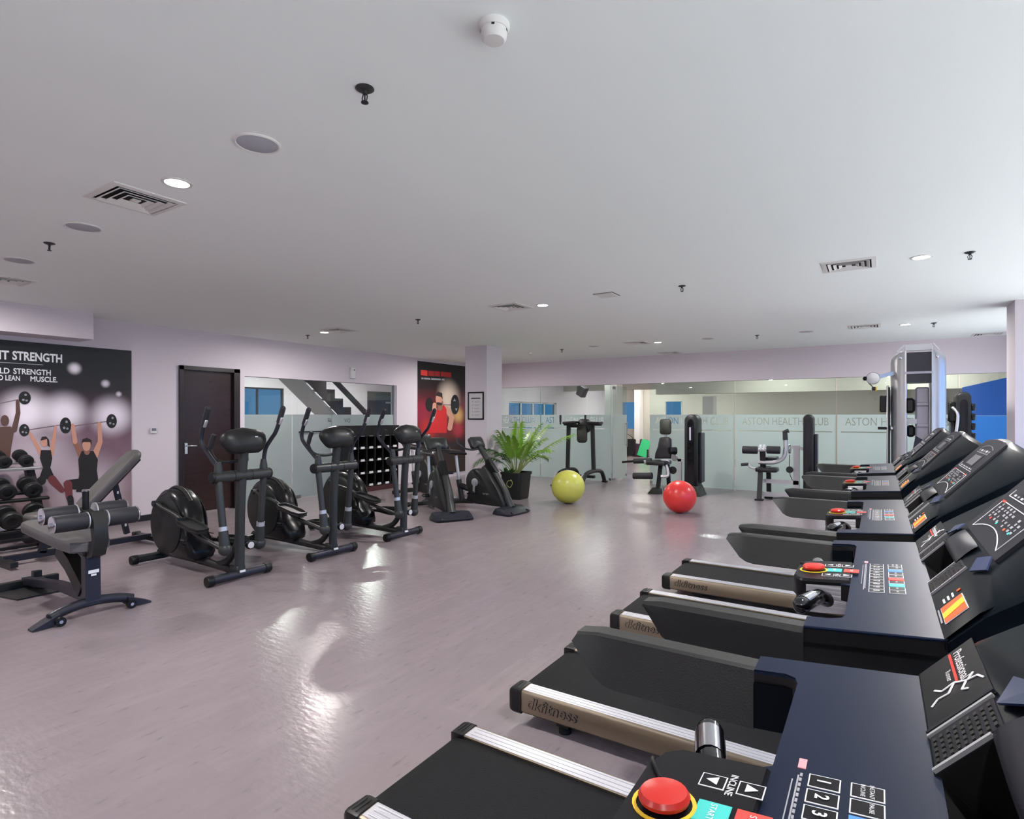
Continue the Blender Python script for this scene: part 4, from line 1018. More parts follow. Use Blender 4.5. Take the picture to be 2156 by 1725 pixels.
b = MB(); b.loft([[(x * w, y * w, z) for x, y in pr] for w, z in ((.34, 0), (.36, .03), (.43, .44), (.455, .44), (.46, .48), (.42, .48), (.41, .43))], 'pot'); b.build('pot', t, ang=50)
b = MB(); b.prism([(x * .405, y * .405) for x, y in pr], .40, .435, 'soil'); b.build('soil', t)
b = MB(); b.tube([(.02, -.215, .36), (.07, -.235, .30), (.02, -.235, .22), (-.05, -.235, .26), (-.03, -.23, .33), (.05, -.23, .34)], .006, 'stem', seg=6); b.build('root', t)
def frond(az, lean, L, drop, m, nl=24, leafl=.30, base=(0, 0)):
    b = MB(); P = []
    for i in range(13):
        s_ = i / 12; out = lean * L * s_ ** 1.2; z = .42 + L * s_ * math.sqrt(max(.05, 1 - lean * lean * .8)) - drop * s_ ** 3
        P.append(Vector((base[0] + out * math.cos(az), base[1] + out * math.sin(az), z)))
    b.tube(P, [.010, .003], 'stem', seg=6, smooth=0)
    for k in range(nl):
        s_ = .32 + .68 * k / (nl - 1); f_ = s_ * 12; i = min(int(f_), 11); p = P[i].lerp(P[i + 1], f_ - i); d = (P[i + 1] - P[i]).normalized()
        side = d.cross(Vector((0, 0, 1))); side = side.normalized() if side.length > .05 else Vector((math.sin(az), -math.cos(az), 0))
        ll = leafl * (1 - .55 * abs(s_ - .6) / .6) * random.uniform(.85, 1.1)
        for sg in (-1, 1):
            dirv = (side * sg * .75 + d * .75 + Vector((0, 0, .12))).normalized(); tip = p + dirv * ll - Vector((0, 0, ll * .42)); mid = p + dirv * ll * .5 - Vector((0, 0, ll * .02))
            wv = d.cross(dirv).cross(dirv).normalized() * .015
            vs = [p, mid + wv, tip, mid - wv]
            b.poly(vs, m)
    return b
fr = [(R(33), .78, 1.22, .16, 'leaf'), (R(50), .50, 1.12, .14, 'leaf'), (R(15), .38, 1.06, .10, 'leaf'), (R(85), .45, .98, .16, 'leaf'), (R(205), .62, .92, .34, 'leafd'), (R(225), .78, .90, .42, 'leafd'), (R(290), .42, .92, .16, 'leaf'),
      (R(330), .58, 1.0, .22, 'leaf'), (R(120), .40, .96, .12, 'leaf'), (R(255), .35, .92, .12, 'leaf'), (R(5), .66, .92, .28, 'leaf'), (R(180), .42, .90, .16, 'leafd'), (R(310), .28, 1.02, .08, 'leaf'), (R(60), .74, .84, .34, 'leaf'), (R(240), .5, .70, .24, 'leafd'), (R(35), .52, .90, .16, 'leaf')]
for i, (az, le, L, dr, m) in enumerate(fr):
    frond(az, le, L, dr, m, base=(.03 * math.cos(az), .03 * math.sin(az))).build('frond', t)
b = MB()
for k in range(9):
    a = 2.4 * k; rr = .10 + .01 * k; p = Vector((-.12 + .06 * math.cos(a), -.08 + .05 * math.sin(a), .44)); q = p + Vector((rr * math.cos(a), rr * math.sin(a), .10 + .02 * (k % 3))); w = Vector((-math.sin(a), math.cos(a), 0)) * .035
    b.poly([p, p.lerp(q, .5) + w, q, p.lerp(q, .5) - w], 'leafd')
b.build('ground_leaves', t, stuff=True)

# ================================================================== PIGEONHOLE SHELF
t = thing('pigeonhole_shelf', 'black pigeonhole shelf with white labels against the left glass', 'shelf', (-8.62, 8.19, 0))
Wd, Hh, nc, nr = 1.32, 1.30, 6, 4
b = MB(); b.box((-.165, 0, Hh / 2 + .03), (.02, Wd, Hh - .1), 'cab'); b.build('back_panel', t)
b = MB(); b.box((.0, 0, .05), (.34, Wd, .10), 'plinth'); b.build('plinth', t)
MB().box((0, 0, Hh - .10), (.36, Wd + .02, .20), 'cab').build('top_box', t)
for i in range(nc + 1): MB().box((0, -Wd / 2 + .012 + (Wd - .024) * i / nc, Hh / 2), (.34, .022, Hh - .2), 'cab').build('divider', t)
for j in range(nr + 1):
    z = .12 + j * (Hh - .32) / nr
    sh_ = MB().box((0, 0, z), (.34, Wd - .02, .024), 'cab').build('shelf_board', t)
    for i in range(nc): MB().box((.174, -Wd / 2 + Wd * (i + .5) / nc, z + .014), (.008, .095, .042), 'white').build('label_card', sh_)

# ================================================================== STRENGTH MACHINES AT THE BACK GLASS
def weight_tower(t, x0, x1, y, z1, dep=.34, slot=True, side=1):
    """dark shrouded weight stack with a rounded head"""
    w = x1 - x0; cx = (x0 + x1) / 2; r = w * .5
    poly = [(x0, .16), (x1, .16)] + [(cx + r * math.cos(R(a)), z1 - r + r * math.sin(R(a))) for a in range(0, 181, 15)]
    b = MB(); b.prism(poly, y - dep / 2, y + dep / 2, 'charcoal', 'y', inset=.02, insd=.02); b.build('stack_shroud', t, ang=50)
    b = MB(); b.prism([(cx + (px - cx) * .52, .3 + (pz - .3) * .93) for px, pz in poly], y - dep / 2 - .004, y - dep / 2 + .002, 'gloss', 'y'); pn = b.build('front_window', t)
    if slot: MB().box((cx - .01, y - dep / 2 - .006, z1 - .36), (.03, .004, .24), 'lav').build('weight_scale', pn)
    b = MB(); b.box((x1 + side * .03 if side > 0 else x0 - .03, y + .05, z1 * .5 - .05), (.05, dep * .7, z1 * .62), 'bluegrey', bev=.01); b.build('side_panel', t)
    b = MB(); b.prism([(x0 - .02, 0), (x1 + .08, 0), (x1 + .03, .12), (x1, .18), (x0, .18)], y - dep / 2 - .06, y + dep / 2 + .04, 'padgreen', 'y', inset=.01, insd=.01); b.build('base_foot', t)

# ---- dip station
Yd = 11.4; A = lambda u, v: on_y(u, v, Yd)
t = thing('dip_station', 'dark dip and knee raise station behind the yellow green ball', 'dip station', (0, 0, 0))
for u, nm in ((1195, -1), (1250, 1)):
    p = A(u, 892); q = A(u - nm * 0, 990)
    b = MB(); b.rectbar([(p.x - nm * .03, Yd, p.z), (q.x, Yd, .28)], .075, .06, 'charcoal', up=(0, 1, 0)); b.build('upright', t)
    x = q.x
    b = MB(); b.tube([(x, Yd - .62, .03), (x, Yd - .52, .16), (x, Yd - .36, .27), (x, Yd, .30), (x, Yd + .36, .27), (x, Yd + .5, .16), (x, Yd + .58, .03)], .045, 'charcoal', seg=10)
    b.box((x, Yd - .64, .02), (.12, .1, .04), 'black', bev=.008); b.box((x, Yd + .6, .02), (.12, .1, .04), 'black', bev=.008)
    b.box((x - .03, Yd - .50, .2), (.06, .012, .14), 'lav', rot=(R(-25), 0, 0)); b.build('arched_leg', t)
    c = A(1205 if nm < 0 else 1257, 893)
    b = MB(); b.box((c.x, Yd - .1, 1.345), (.30, .20, .06), 'padblack', rot=(0, R(nm * 4), 0), bev=.02, seg=2); b.box((c.x, Yd - .1, 1.30), (.28, .07, .04), 'charcoal'); b.build('arm_pad', t)
    h = A(1188 if nm < 0 else 1240, 886)
    b = MB(); b.cyl((h.x, Yd - .18, 1.30), (h.x, Yd - .18, 1.5), .018, 'charcoal'); b.cyl((h.x, Yd - .18, 1.36), (h.x, Yd - .18, 1.51), .024, 'foam'); b.build('hand_grip', t)
a, b2 = A(1195, 940), A(1250, 940)
b = MB(); b.rectbar([(a.x, Yd, 1.27), (b2.x, Yd, 1.27)], .07, .07, 'charcoal'); b.rectbar([(a.x, Yd + .05, .17), (b2.x, Yd + .05, .17)], .07, .06, 'charcoal'); b.build('cross_member', t)
c = A(1230, 895)
b = MB(); b.prism([(c.x + px, c.z + pz - .02) for px, pz in rrect(.30, .30, .1, 5)], Yd - .03, Yd + .06, 'padblack', 'y', inset=.02, insd=.02); b.build('upper_back_pad', t, ang=50)
b = MB(); b.prism([(c.x - .03 + px, c.z - .20 + pz) for px, pz in rrect(.24, .38, .08, 5)], Yd - .08, Yd - .01, 'padgreen', 'y', inset=.02, insd=.02); b.build('lower_back_pad', t, ang=50)

# ---- leg extension machine
Yl = 11.0; A = lambda u, v, y=0: on_y(u, v, Yl + y)
t = thing('leg_extension_machine', 'leg extension machine with tall black back pad behind the red ball', 'leg machine', (0, 0, 0))
p = A(1400, 899)
b = MB(); b.prism([(p.x + x * (1 + .06 * -z), p.z + z) for x, z in rrect(.22, .30, .05, 4)], Yl, Yl + .07, 'padgreen', 'y', inset=.02, insd=.02); b.build('head_pad', t, ang=50)
b = MB(); q = A(1400, 920); b.rectbar([(q.x, Yl + .06, .92), (q.x, Yl + .06, 1.3)], .05, .03, 'silver', up=(0, 1, 0)); b.build('pad_post', t)
out = [A(u, v) for u, v in ((1388, 923), (1392, 921), (1408, 921), (1413, 925), (1413, 944), (1413, 966), (1378, 966), (1379, 956), (1385, 940))]
b = MB(); b.prism([(v.x, v.z) for v in out], Yl - .02, Yl + .07, 'padblack', 'y', inset=.025, insd=.025); b.build('back_pad', t, ang=50)
p = A(1396, 972)
b = MB(); b.box((p.x, Yl - .25, .60), (.36, .46, .08), 'padblack', bev=.025, seg=2); b.build('seat_pad', t)
p0, p1, p2 = A(1322, 971), A(1346, 969), A(1382, 968)
b = MB(); b.cyl((p0.x, Yl - .3, p0.z), (p1.x, Yl - .3, p1.z), .022, 'black'); b.cyl((p1.x, Yl - .3, p1.z), (p2.x, Yl - .3, p2.z), .052, 'foam'); b.cyl((p1.x + .22, Yl - .3, p1.z), (p1.x + .26, Yl - .3, p1.z), .058, 'silver'); b.build('thigh_roller', t)
p1, p2 = A(1351, 998), A(1389, 998)
b = MB(); b.cyl((p1.x, Yl - .45, p1.z), (p2.x, Yl - .45, p2.z), .062, 'foam', seg=18); b.build('shin_roller', t)
b = MB(); p = A(1371, 955); b.cyl((p.x, Yl - .2, .68), (p.x, Yl - .2, .84), .018, 'foam'); b.tube([(p.x, Yl - .2, .70), (p.x + .04, Yl - .2, .58), (p.x + .16, Yl - .15, .54)], .016, 'silver'); b.build('side_handle', t)
p = A(1419, 949); b = MB(); b.cyl((p.x - .06, Yl - .1, p.z), (p.x + .05, Yl - .02, p.z), .07, 'black', seg=18); b.build('hip_roller', t)
p, q = A(1408, 975), A(1418, 1001)
b = MB(); b.box((p.x, Yl - .2, p.z + .05), (.16, .06, .05), 'lav', bev=.01); b.tube([(p.x + .02, Yl - .32, p.z), (q.x - .02, Yl - .35, .52), (q.x + .02, Yl - .42, .38), (q.x - .1, Yl - .45, .36)], .03, 'silver', seg=8); b.build('lever_arm', t)
p, q = A(1427, 966), A(1450, 966)
b = MB(); b.rectbar([(p.x + .04, Yl, .06), (p.x + .04, Yl, p.z)], .07, .06, 'silver', up=(0, 1, 0)); b.rectbar([(p.x, Yl, p.z - .02), (q.x, Yl, p.z - .02)], .06, .06, 'silver'); b.rectbar([(p.x - .28, Yl, .07), (q.x, Yl, .07)], .08, .08, 'silver')
b.lathe([(.06, -.02), (.065, 0), (.06, .02)], 'steel', c=(p.x - .05, Yl - .05, p.z + .02), ax=(0, 1, 0)); b.lathe([(.07, -.015), (.075, 0), (.07, .015)], 'charcoal', c=(p.x - .08, Yl - .05, .45), ax=(0, 1, 0)); b.build('frame', t)
for u in (1393, 1404):
    p = A(u, 1005); b = MB(); b.rectbar([(p.x, Yl - .05 if u < 1400 else Yl + .05, .57), (p.x, Yl - .25 if u < 1400 else Yl + .15, .02)], .07, .05, 'charcoal', up=(0, 1, 0)); b.build('leg', t)
p = A(1386, 1036); b = MB(); b.prism([(p.x - .12, .002), (p.x + .12, .002), (p.x + .10, .10), (p.x - .02, .12)], Yl - .3, Yl - .1, 'padgreen', 'y', inset=.01, insd=.01); b.build('front_foot', t)
p, q = A(1446, 1000), A(1473, 1000); weight_tower(t, p.x, q.x, Yl, A(1460, 873).z)

# ---- abdominal / leg curl machine
Yc = 11.2; A = lambda u, v: on_y(u, v, Yc)
t = thing('leg_curl_machine', 'strength machine with black rollers and silver bent arm before the lettered glass', 'leg machine', (0, 0, 0))
for a_, b_ in ((1568, 1599), (1618, 1646)):
    p, q = A(a_, 946), A(b_, 947)
    b = MB(); b.lathe([(.03, 0), (.066, .002), (.07, .01), (.07, q.x - p.x - .01), (.066, q.x - p.x), (.03, q.x - p.x)], 'foam', c=(p.x, Yc - .2, p.z), ax=(1, 0, 0)); b.build('foam_roller', t)
p = A(1609, 947); b = MB(); b.cyl((A(1596, 946).x, Yc - .2, p.z), (A(1622, 946).x, Yc - .2, p.z), .025, 'chrome'); b.box((p.x - .03, Yc - .2, p.z + .05), (.03, .06, .10), 'white', bev=.008); b.box((p.x + .03, Yc - .2, p.z + .05), (.03, .06, .10), 'white', bev=.008)
b.rectbar([(p.x, Yc - .18, p.z + .02), (p.x, Yc - .1, .55)], .09, .07, 'charcoal', up=(0, 1, 0)); b.build('roller_bracket', t)
P = [A(u, v) for u, v in ((1600, 972), (1628, 973), (1646, 968), (1655, 955), (1656, 925))]
b = MB(); b.tube([(v.x, Yc - .15, v.z) for v in P], .036, 'silver', seg=10); ba = b.build('bent_arm', t)
p, q = A(1656, 926), A(1655, 909); b = MB(); b.tube([(p.x, Yc - .15, p.z), (q.x, Yc - .15, q.z), (q.x + .06, Yc - .15, q.z + .02)], .042, 'foam', smooth=0); b.build('grip', ba)
p = A(1624, 966); b = MB(); b.box((p.x, Yc + .05, p.z), (.2, .3, .07), 'padblack', bev=.02, seg=2); b.build('seat_pad', t)
p = A(1617, 988); b = MB(); b.box((p.x, Yc - .1, p.z), (.36, .3, .08), 'padblack', bev=.025, seg=2); b.build('knee_pad', t)
P = [A(u, v) for u, v in ((1598, 985), (1585, 983), (1580, 976), (1565, 977))]
b = MB(); b.tube([(v.x, Yc - .2, v.z) for v in P[:3]], .02, 'silver'); b.tube([(v.x, Yc - .2, v.z) for v in P[2:]], .028, 'foam', smooth=0); b.build('side_handle', t)
for u, y0 in ((1604.5, -.3), (1617, .12)):
    p = A(u, 990); b = MB(); b.rectbar([(p.x, Yc + y0 * .5, .58), (p.x, Yc + y0, .02)], .075, .06, 'charcoal', up=(0, 1, 0)); b.box((p.x, Yc + y0, .015), (.14, .12, .03), 'black', bev=.006); b.build('leg', t)
p, q = A(1608, 1016), A(1682, 1016)
b = MB(); b.rectbar([(p.x, Yc, .32), (q.x, Yc, .32)], .08, .07, 'silver'); b.rectbar([(p.x, Yc - .05, .09), (q.x, Yc - .05, .09)], .08, .08, 'silver'); b.rectbar([(A(1677, 940).x, Yc, .06), (A(1677, 940).x, Yc, A(1677, 938).z)], .1, .08, 'silver', up=(0, 1, 0))
b.rectbar([(A(1668, 941).x, Yc, A(1668, 941).z), (A(1694, 946).x, Yc, A(1694, 946).z)], .05, .05, 'silver'); b.build('frame', t)
p = A(1664, 945); b = MB(); b.lathe([(.08, -.015), (.085, 0), (.08, .015), (.02, .02)], 'steel', c=(p.x, Yc - .08, p.z), ax=(1, 0, 0)); b.tube([(p.x, Yc - .1, p.z - .1), (p.x - .0, Yc - .1, .5), (p.x + .06, Yc, .3)], .006, 'black'); b.lathe([(.05, -.02), (.06, 0), (.05, .02)], 'charcoal', c=(p.x - .0, Yc - .1, .55), ax=(0, 1, 0)); b.build('pulley', t)
p, q = A(1693, 1000), A(1714, 1000); weight_tower(t, p.x, q.x, Yc, A(1704, 873).z, slot=False)

# ---- rounded black tower at the right
t = thing('black_weight_tower', 'black rounded weight tower right of the silver cable machine', 'weight machine', (0, 0, 0))
Yk = 10.7; A = lambda u, v: on_y(u, v, Yk)
p, q = A(2010, 900), A(2042, 900); weight_tower(t, p.x, q.x, Yk, A(2026, 826).z, dep=.4, slot=False, side=-1)
b = MB(); p = A(2003, 880); b.tube([(p.x, Yk - .15, 1.62), (p.x + .06, Yk - .2, 1.5), (p.x + .03, Yk - .2, 1.2)], .02, 'silver'); b.box((p.x, Yk - .1, 1.55), (.10, .06, .3), 'black', bev=.02); b.build('pull_arm', t)
b = MB(); p = A(2046, 900)
for k in range(5): b.box((p.x + .0, Yk - .05, 1.62 - .14 * k), (.05, .3, .10), 'black', bev=.012)
b.build('weight_plates', t, stuff=True)

# ---- silver cable machine
Yt = 9.2; A = lambda u, v: on_y(u, v, Yt)
pl, pr_, pt = A(1876, 860), A(1996, 860), A(1936, 738)
cx, hw, zt = (pl.x + pr_.x) / 2, (pr_.x - pl.x) / 2, pt.z
t = thing('cable_machine', 'tall silver cable machine with twin curved panels behind the treadmills', 'cable machine', (cx, Yt, 0))
g = A(1905, 860).x - cx; g2 = A(1963, 860).x - cx
for s, xi in ((-1, g), (1, g2)):
    b = MB(); rings = []
    def sec(k, z):
        xo = s * hw; pts = []
        for i in range(9):
            a = R(90 * i / 8); rx = .17 * k; pts.append((xo - s * rx + s * rx * math.sin(a) if k else xi, -.02 + .24 * (1 - math.cos(a))))
        return [(x, y, z) for x, y in [(xi, -.02)] + pts + [(xo - s * (.17 * (1 - k)), .34), (xi, .34)]]
    for z, k, ins in [(.05, 1, 0)] + [(zt - .13 + .13 * math.sin(R(a)), 1, .13 * (1 - math.cos(R(a)))) for a in (0, 20, 40, 60, 75, 90)]:
        rings.append([(x - s * ins * max(0, (abs(x) - abs(xi)) / (hw - abs(xi))), y, z) for x, y, z in sec(k, z)])
    b.loft(rings, 'silver'); pan = b.build('curved_panel', t, ang=45)
    b = MB(); b.lathe([(.018, 0), (.018, .006), (.0, .010)], 'chrome', c=(xi + s * .05, -.022, zt - .09), ax=(0, -1, 0)); b.build('bolt', pan)
b = MB(); b.box(((g + g2) / 2, .16, zt - .22), (g2 - g, .3, .40), 'bluegrey'); b.box(((g + g2) / 2, .0, zt - .29), (g2 - g, .05, .03), 'lav'); b.build('top_housing', t)
b = MB(); b.box(((g + g2) / 2 + .05, .2, zt / 2 - .2), ((g2 - g) * .52, .16, zt - .55), 'lav', bev=.02)
for k in range(4): b.box(((g + g2) / 2 + .05, .11, zt - .7 - .28 * k), ((g2 - g) * .46, .03, .05), 'lav', bev=.01)
b.build('stack_cover', t)
b = MB(); b.box((g + .06, .15, zt - .72), (.11, .2, .2), 'black', bev=.03); b.box((g + .07, .15, zt - 1.06), (.1, .1, .16), 'black', bev=.03); b.box((g + .07, .1, zt - .93), (.13, .04, .06), 'paper'); b.build('pulley_block', t)
b = MB(); b.prism([(g + .06, zt - 1.45), (g + .17, zt - 1.5), (g + .24, zt - 1.2), (g + .12, zt - 1.12)], .0, .06, 'bluegrey', 'y', inset=.01, insd=.01); b.build('hand_pad', t)
b = MB()
for x in (g + .02, g2 - .02): b.cyl((x, .1, .1), (x, .1, zt - .4), .011, 'chrome')
b.build('guide_rods', t)
b = MB(); x0, x1 = A(1889, 738).x - cx, A(1978, 738).x - cx; xa, xb = A(1905, 725).x - cx, A(1965, 725).x - cx; zz = A(1935, 724).z
b.tube([(x0, .05, zt), (xa, .05, zz)], .012, 'white', smooth=0); b.tube([(x1, .05, zt), (xb, .05, zz)], .012, 'white', smooth=0); b.box(((xa + xb) / 2, .06, (zt + zz) / 2), (xb - xa, .03, zz - zt), 'white', bev=.008); b.build('top_handle', t)  # overexposed window light on the top block put into its white colour
b = MB(); p = A(1868, 783); b.rectbar([(p.x - cx + .12, .12, p.z), (A(1838, 797).x - cx, .0, A(1838, 797).z)], .06, .05, 'steel'); arm = b.build('pulley_arm', t)
p = A(1838, 797); x, z = p.x - cx, p.z
b = MB(); b.lathe([(.02, -.02), (.075, -.018), (.082, -.012), (.07, 0), (.082, .012), (.075, .018), (.02, .02)], 'steel', c=(x, -.02, z), ax=(0, 1, 0), seg=24); b.build('pulley_wheel', arm)
b = MB(); b.tube([(x - .05, -.02, z - .06), (x + .0, -.02, z - .12)], .006, 'black', smooth=0); b.box((x + .01, -.02, z - .14), (.05, .04, .05), 'black', bev=.01); b.box((x + .035, -.02, z - .145), (.02, .03, .06), 'yellow', bev=.006); b.sphere((x - .09, -.02, z), .03, 'black'); b.build('cable_clip', arm)
b = MB(); p0, p1 = A(1852, 832), A(1875, 868); b.box(((p0.x + p1.x) / 2 - cx, .25, (p0.z + p1.z) / 2), (p1.x - p0.x, .12, p0.z - p1.z), 'black', bev=.015); b.build('accessory_box', t)
b = MB(); p0, p1 = A(1848, 902), A(1876, 908); b.cyl((p0.x - cx, .1, p0.z), (p1.x - cx + .05, .1, p0.z), .02, 'black'); b.sphere((p1.x - cx, .1, p0.z), .035, 'chrome'); b.build('side_handle', t)
b = MB(); b.box((0, .16, .04), (hw * 2 + .1, .7, .08), 'charcoal', bev=.02); b.build('base', t)
b = MB(); b.box((-hw - .035, .16, zt * .42), (.03, .16, zt * .78), 'silver', bev=.008); b.box((-hw - .02, .06, zt * .42), (.02, .03, zt * .76), 'void'); b.build('side_track', t)

# ================================================================== WALL PRINTS
PX = XL + .012
def limb(b, p, q, m, k):
    """tapered print shape between two picture points, mapped on to the left wall plane"""
    (x0, y0, r0), (x1, y1, r1) = p, q; n = 8
    a = math.atan2(y1 - y0, x1 - x0); pts = []
    for i in range(n + 1): t_ = a + math.pi / 2 + math.pi * i / n; pts.append((x0 + r0 * math.cos(t_), y0 + r0 * math.sin(t_)))
    for i in range(n + 1): t_ = a - math.pi / 2 + math.pi * i / n; pts.append((x1 + r1 * math.cos(t_), y1 + r1 * math.sin(t_)))
    shape(b, pts, m, k)
def shape(b, pts, m, k):
    f = [on_x(u, v, PX + .0012 * k) for u, v in pts]
    b.loft([f, [p + Vector((.0008, 0, 0)) for p in f]], m)
def oval(b, u, v, rx, ry, m, k): shape(b, [(u + rx * math.cos(2 * math.pi * i / 16), v + ry * math.sin(2 * math.pi * i / 16)) for i in range(16)], m, k)

def poster_material(name, stops, glows):
    m = bpy.data.materials.new(name); m.use_nodes = True; nt = m.node_tree; b = nt.nodes['Principled BSDF']; L = nt.links.new
    tc = nt.nodes.new('ShaderNodeTexCoord'); sx = nt.nodes.new('ShaderNodeSeparateXYZ'); L(tc.outputs['Object'], sx.inputs[0])
    mr = nt.nodes.new('ShaderNodeMapRange'); mr.inputs[1].default_value = 0; mr.inputs[2].default_value = 2.8; L(sx.outputs['Z'], mr.inputs[0])
    cr = nt.nodes.new('ShaderNodeValToRGB'); e = cr.color_ramp.elements
    while len(e) < len(stops): e.new(.5)
    for el_, (p, c) in zip(e, stops): el_.position = p / 2.8; el_.color = (*lin(c), 1)
    L(mr.outputs[0], cr.inputs[0]); col = cr.outputs[0]
    nz = nt.nodes.new('ShaderNodeTexNoise'); nz.inputs['Scale'].default_value = 2.2; nz.inputs['Detail'].default_value = 3; L(tc.outputs['Object'], nz.inputs['Vector'])
    mm = nt.nodes.new('ShaderNodeMix'); mm.data_type = 'RGBA'; mm.blend_type = 'OVERLAY'; mm.inputs[0].default_value = .45; L(col, mm.inputs[6]); L(nz.outputs['Fac'], mm.inputs[7]); col = mm.outputs[2]
    for (pos, rad, c, st) in glows:
        d = nt.nodes.new('ShaderNodeVectorMath'); d.operation = 'DISTANCE'; d.inputs[1].default_value = pos; L(tc.outputs['Object'], d.inputs[0])
        r = nt.nodes.new('ShaderNodeMapRange'); r.interpolation_type = 'SMOOTHSTEP'; r.inputs[1].default_value = rad; r.inputs[2].default_value = rad * .15; r.inputs[3].default_value = 0; r.inputs[4].default_value = st; L(d.outputs['Value'], r.inputs[0])
        x = nt.nodes.new('ShaderNodeMix'); x.data_type = 'RGBA'; L(r.outputs[0], x.inputs[0]); L(col, x.inputs[6]); x.inputs[7].default_value = (*lin(c), 1); col = x.outputs[2]
    L(col, b.inputs['Base Color']); b.inputs['Roughness'].default_value = .45
    return m
skin = mat('print_skin', (206, 150, 128), .6); skin2 = mat('print_skin_shade', (150, 100, 84), .6); blk = mat('print_black', (24, 22, 24), .6); leg = mat('print_leggings', (110, 50, 56), .6)
hair = mat('print_hair', (48, 34, 32), .6); sil = mat('print_silhouette', (92, 66, 58), .6); tank = mat('print_red_tank', (200, 34, 40), .6); steelp = mat('print_bar', (120, 100, 104), .6); dred = mat('print_deep_red', (150, 30, 30), .6)
y0, y1, z0, z1 = 1.75, on_x(276, 900, XL).y, on_x(276, 1070, XL).z, on_x(276, 739, XL).z
gl = [(Vector(on_x(u, v, PX)), r_, (250, 240, 250), s_) for u, v, r_, s_ in ((236, 876, .34, .95), (136, 870, .34, .95), (55, 868, .36, .95), (157, 776, .10, .9), (110, 960, .5, .25), (190, 1030, .6, .4), (40, 960, .6, .3), (222, 808, .07, .7), (250, 830, .05, .7))]
pm = poster_material('strength_poster_print', [(.2, (150, 128, 130)), (.75, (128, 102, 112)), (1.25, (116, 86, 98)), (1.62, (74, 50, 60)), (1.86, (34, 26, 30)), (2.1, (20, 20, 20))], gl)
t = tag(MB().box((XL + .006, (y0 + y1) / 2, (z0 + z1) / 2), (.012, y1 - y0, z1 - z0), pm).build('strength_poster'), 'large black and mauve barbell class poster at the left', 'poster')
# (object origin is the room origin, so the print's object coordinates are room coordinates)
b = MB(); o = on_x(129, 766, PX); o2 = on_x(24, 760, PX); o3 = on_x(-60, 752, PX)
b.text('STRENGTH', on_x(26, 757, PX), (0, 1, 0), (0, 0, 1), .145, 'white', bold=.03, fit=o.y - o2.y, align='l', h=.001)
b.text('GRIT', on_x(19, 757, PX), (0, 1, 0), (0, 0, 1), .145, 'white', bold=.03, fit=.25, align='r', h=.001)
b.text('STRENGTH', on_x(28, 787, PX), (0, 1, 0), (0, 0, 1), .095, 'white', bold=.02, fit=(on_x(107, 785, PX).y - on_x(28, 785, PX).y), align='l', h=.001)
b.text('BUILD', on_x(20, 787, PX), (0, 1, 0), (0, 0, 1), .095, 'white', bold=.02, fit=.21, align='r', h=.001)
b.text('AND LEAN', on_x(42, 802, PX), (0, 1, 0), (0, 0, 1), .085, 'white', bold=.02, fit=.29, align='r', h=.001)
b.text('MUSCLE.', on_x(64, 803, PX), (0, 1, 0), (0, 0, 1), .09, 'white', bold=.02, fit=(on_x(121, 803, PX).y - on_x(64, 803, PX).y), align='l', h=.001)
b.box((PX + .001, on_x(32, 763, PX).y, on_x(32, 765, PX).z), (.001, .55, .008), 'greyp')
b.build('headline', t)
def bar(b, p, q, m=steelp): limb(b, (*p, 1.0), (*q, 1.0), m, 1)
def plate(b, u, v, rx, ry): oval(b, u, v, rx, ry, blk, 4); oval(b, u + 2, v - ry * .45, rx * .22, ry * .16, 'greyp', 5); oval(b, u - 3, v + ry * .3, rx * .22, ry * .16, 'greyp', 5); oval(b, u + 4, v + ry * .4, rx * .2, ry * .14, 'greyp', 5)
b = MB(); bar(b, (-40, 858), (46, 840)); bar(b, (50, 907), (140, 893)); bar(b, (138, 900), (236, 886))
for a_ in ((52, 838, 13, 14), (51, 906, 11, 13), (138, 896, 12, 17), (235, 887, 11, 15)): plate(b, *a_)
b.build('barbell_print', t)
b = MB()
limb(b, (171, 958, 7), (158, 930, 5), skin2, 2); limb(b, (158, 930, 5), (153, 896, 4), skin, 3); limb(b, (200, 958, 7), (211, 930, 5), skin, 2); limb(b, (211, 930, 5), (209, 893, 4), skin, 3)
shape(b, [(172, 950), (197, 950), (206, 968), (204, 990), (207, 1012), (206, 1038), (160, 1036), (167, 1000), (165, 968)], blk, 3)
limb(b, (183, 952, 6), (183, 942, 6), skin2, 4); oval(b, 182, 937, 9, 13, skin, 5); shape(b, [(172, 934), (174, 925), (183, 922), (193, 927), (193, 938), (190, 931), (176, 931)], hair, 6)
limb(b, (196, 1020, 15), (148, 1020, 10), blk, 4); limb(b, (143, 1020, 9), (146, 1048, 7), leg, 5); limb(b, (148, 1050, 7), (150, 1066, 6), blk, 6)
b.build('athlete_print', t)
b = MB()
limb(b, (86, 955, 5), (73, 930, 4), skin, 2); limb(b, (73, 930, 4), (63, 912, 3), skin, 3); limb(b, (108, 955, 5), (113, 930, 4), skin, 2); limb(b, (113, 930, 4), (117, 899, 3), skin, 3)
shape(b, [(86, 948), (107, 948), (110, 965), (106, 985), (116, 1008), (82, 1010), (90, 985), (84, 965)], blk, 3); oval(b, 93, 930, 8, 11, skin, 4); shape(b, [(85, 928), (88, 920), (97, 919), (103, 926), (105, 942), (100, 938), (99, 925)], hair, 5)
limb(b, (88, 1012, 9), (66, 1026, 6), blk, 4); limb(b, (110, 1010, 9), (130, 1032, 6), leg, 5)
b.build('athlete_print', t)
b = MB(); limb(b, (30, 905, 6), (38, 870, 5), sil, 2); limb(b, (38, 870, 5), (37, 846, 4), sil, 3); shape(b, [(-10, 900), (22, 898), (30, 905), (24, 940), (18, 990), (-12, 990)], sil, 4); oval(b, 10, 886, 9, 12, sil, 5); b.build('athlete_print', t)

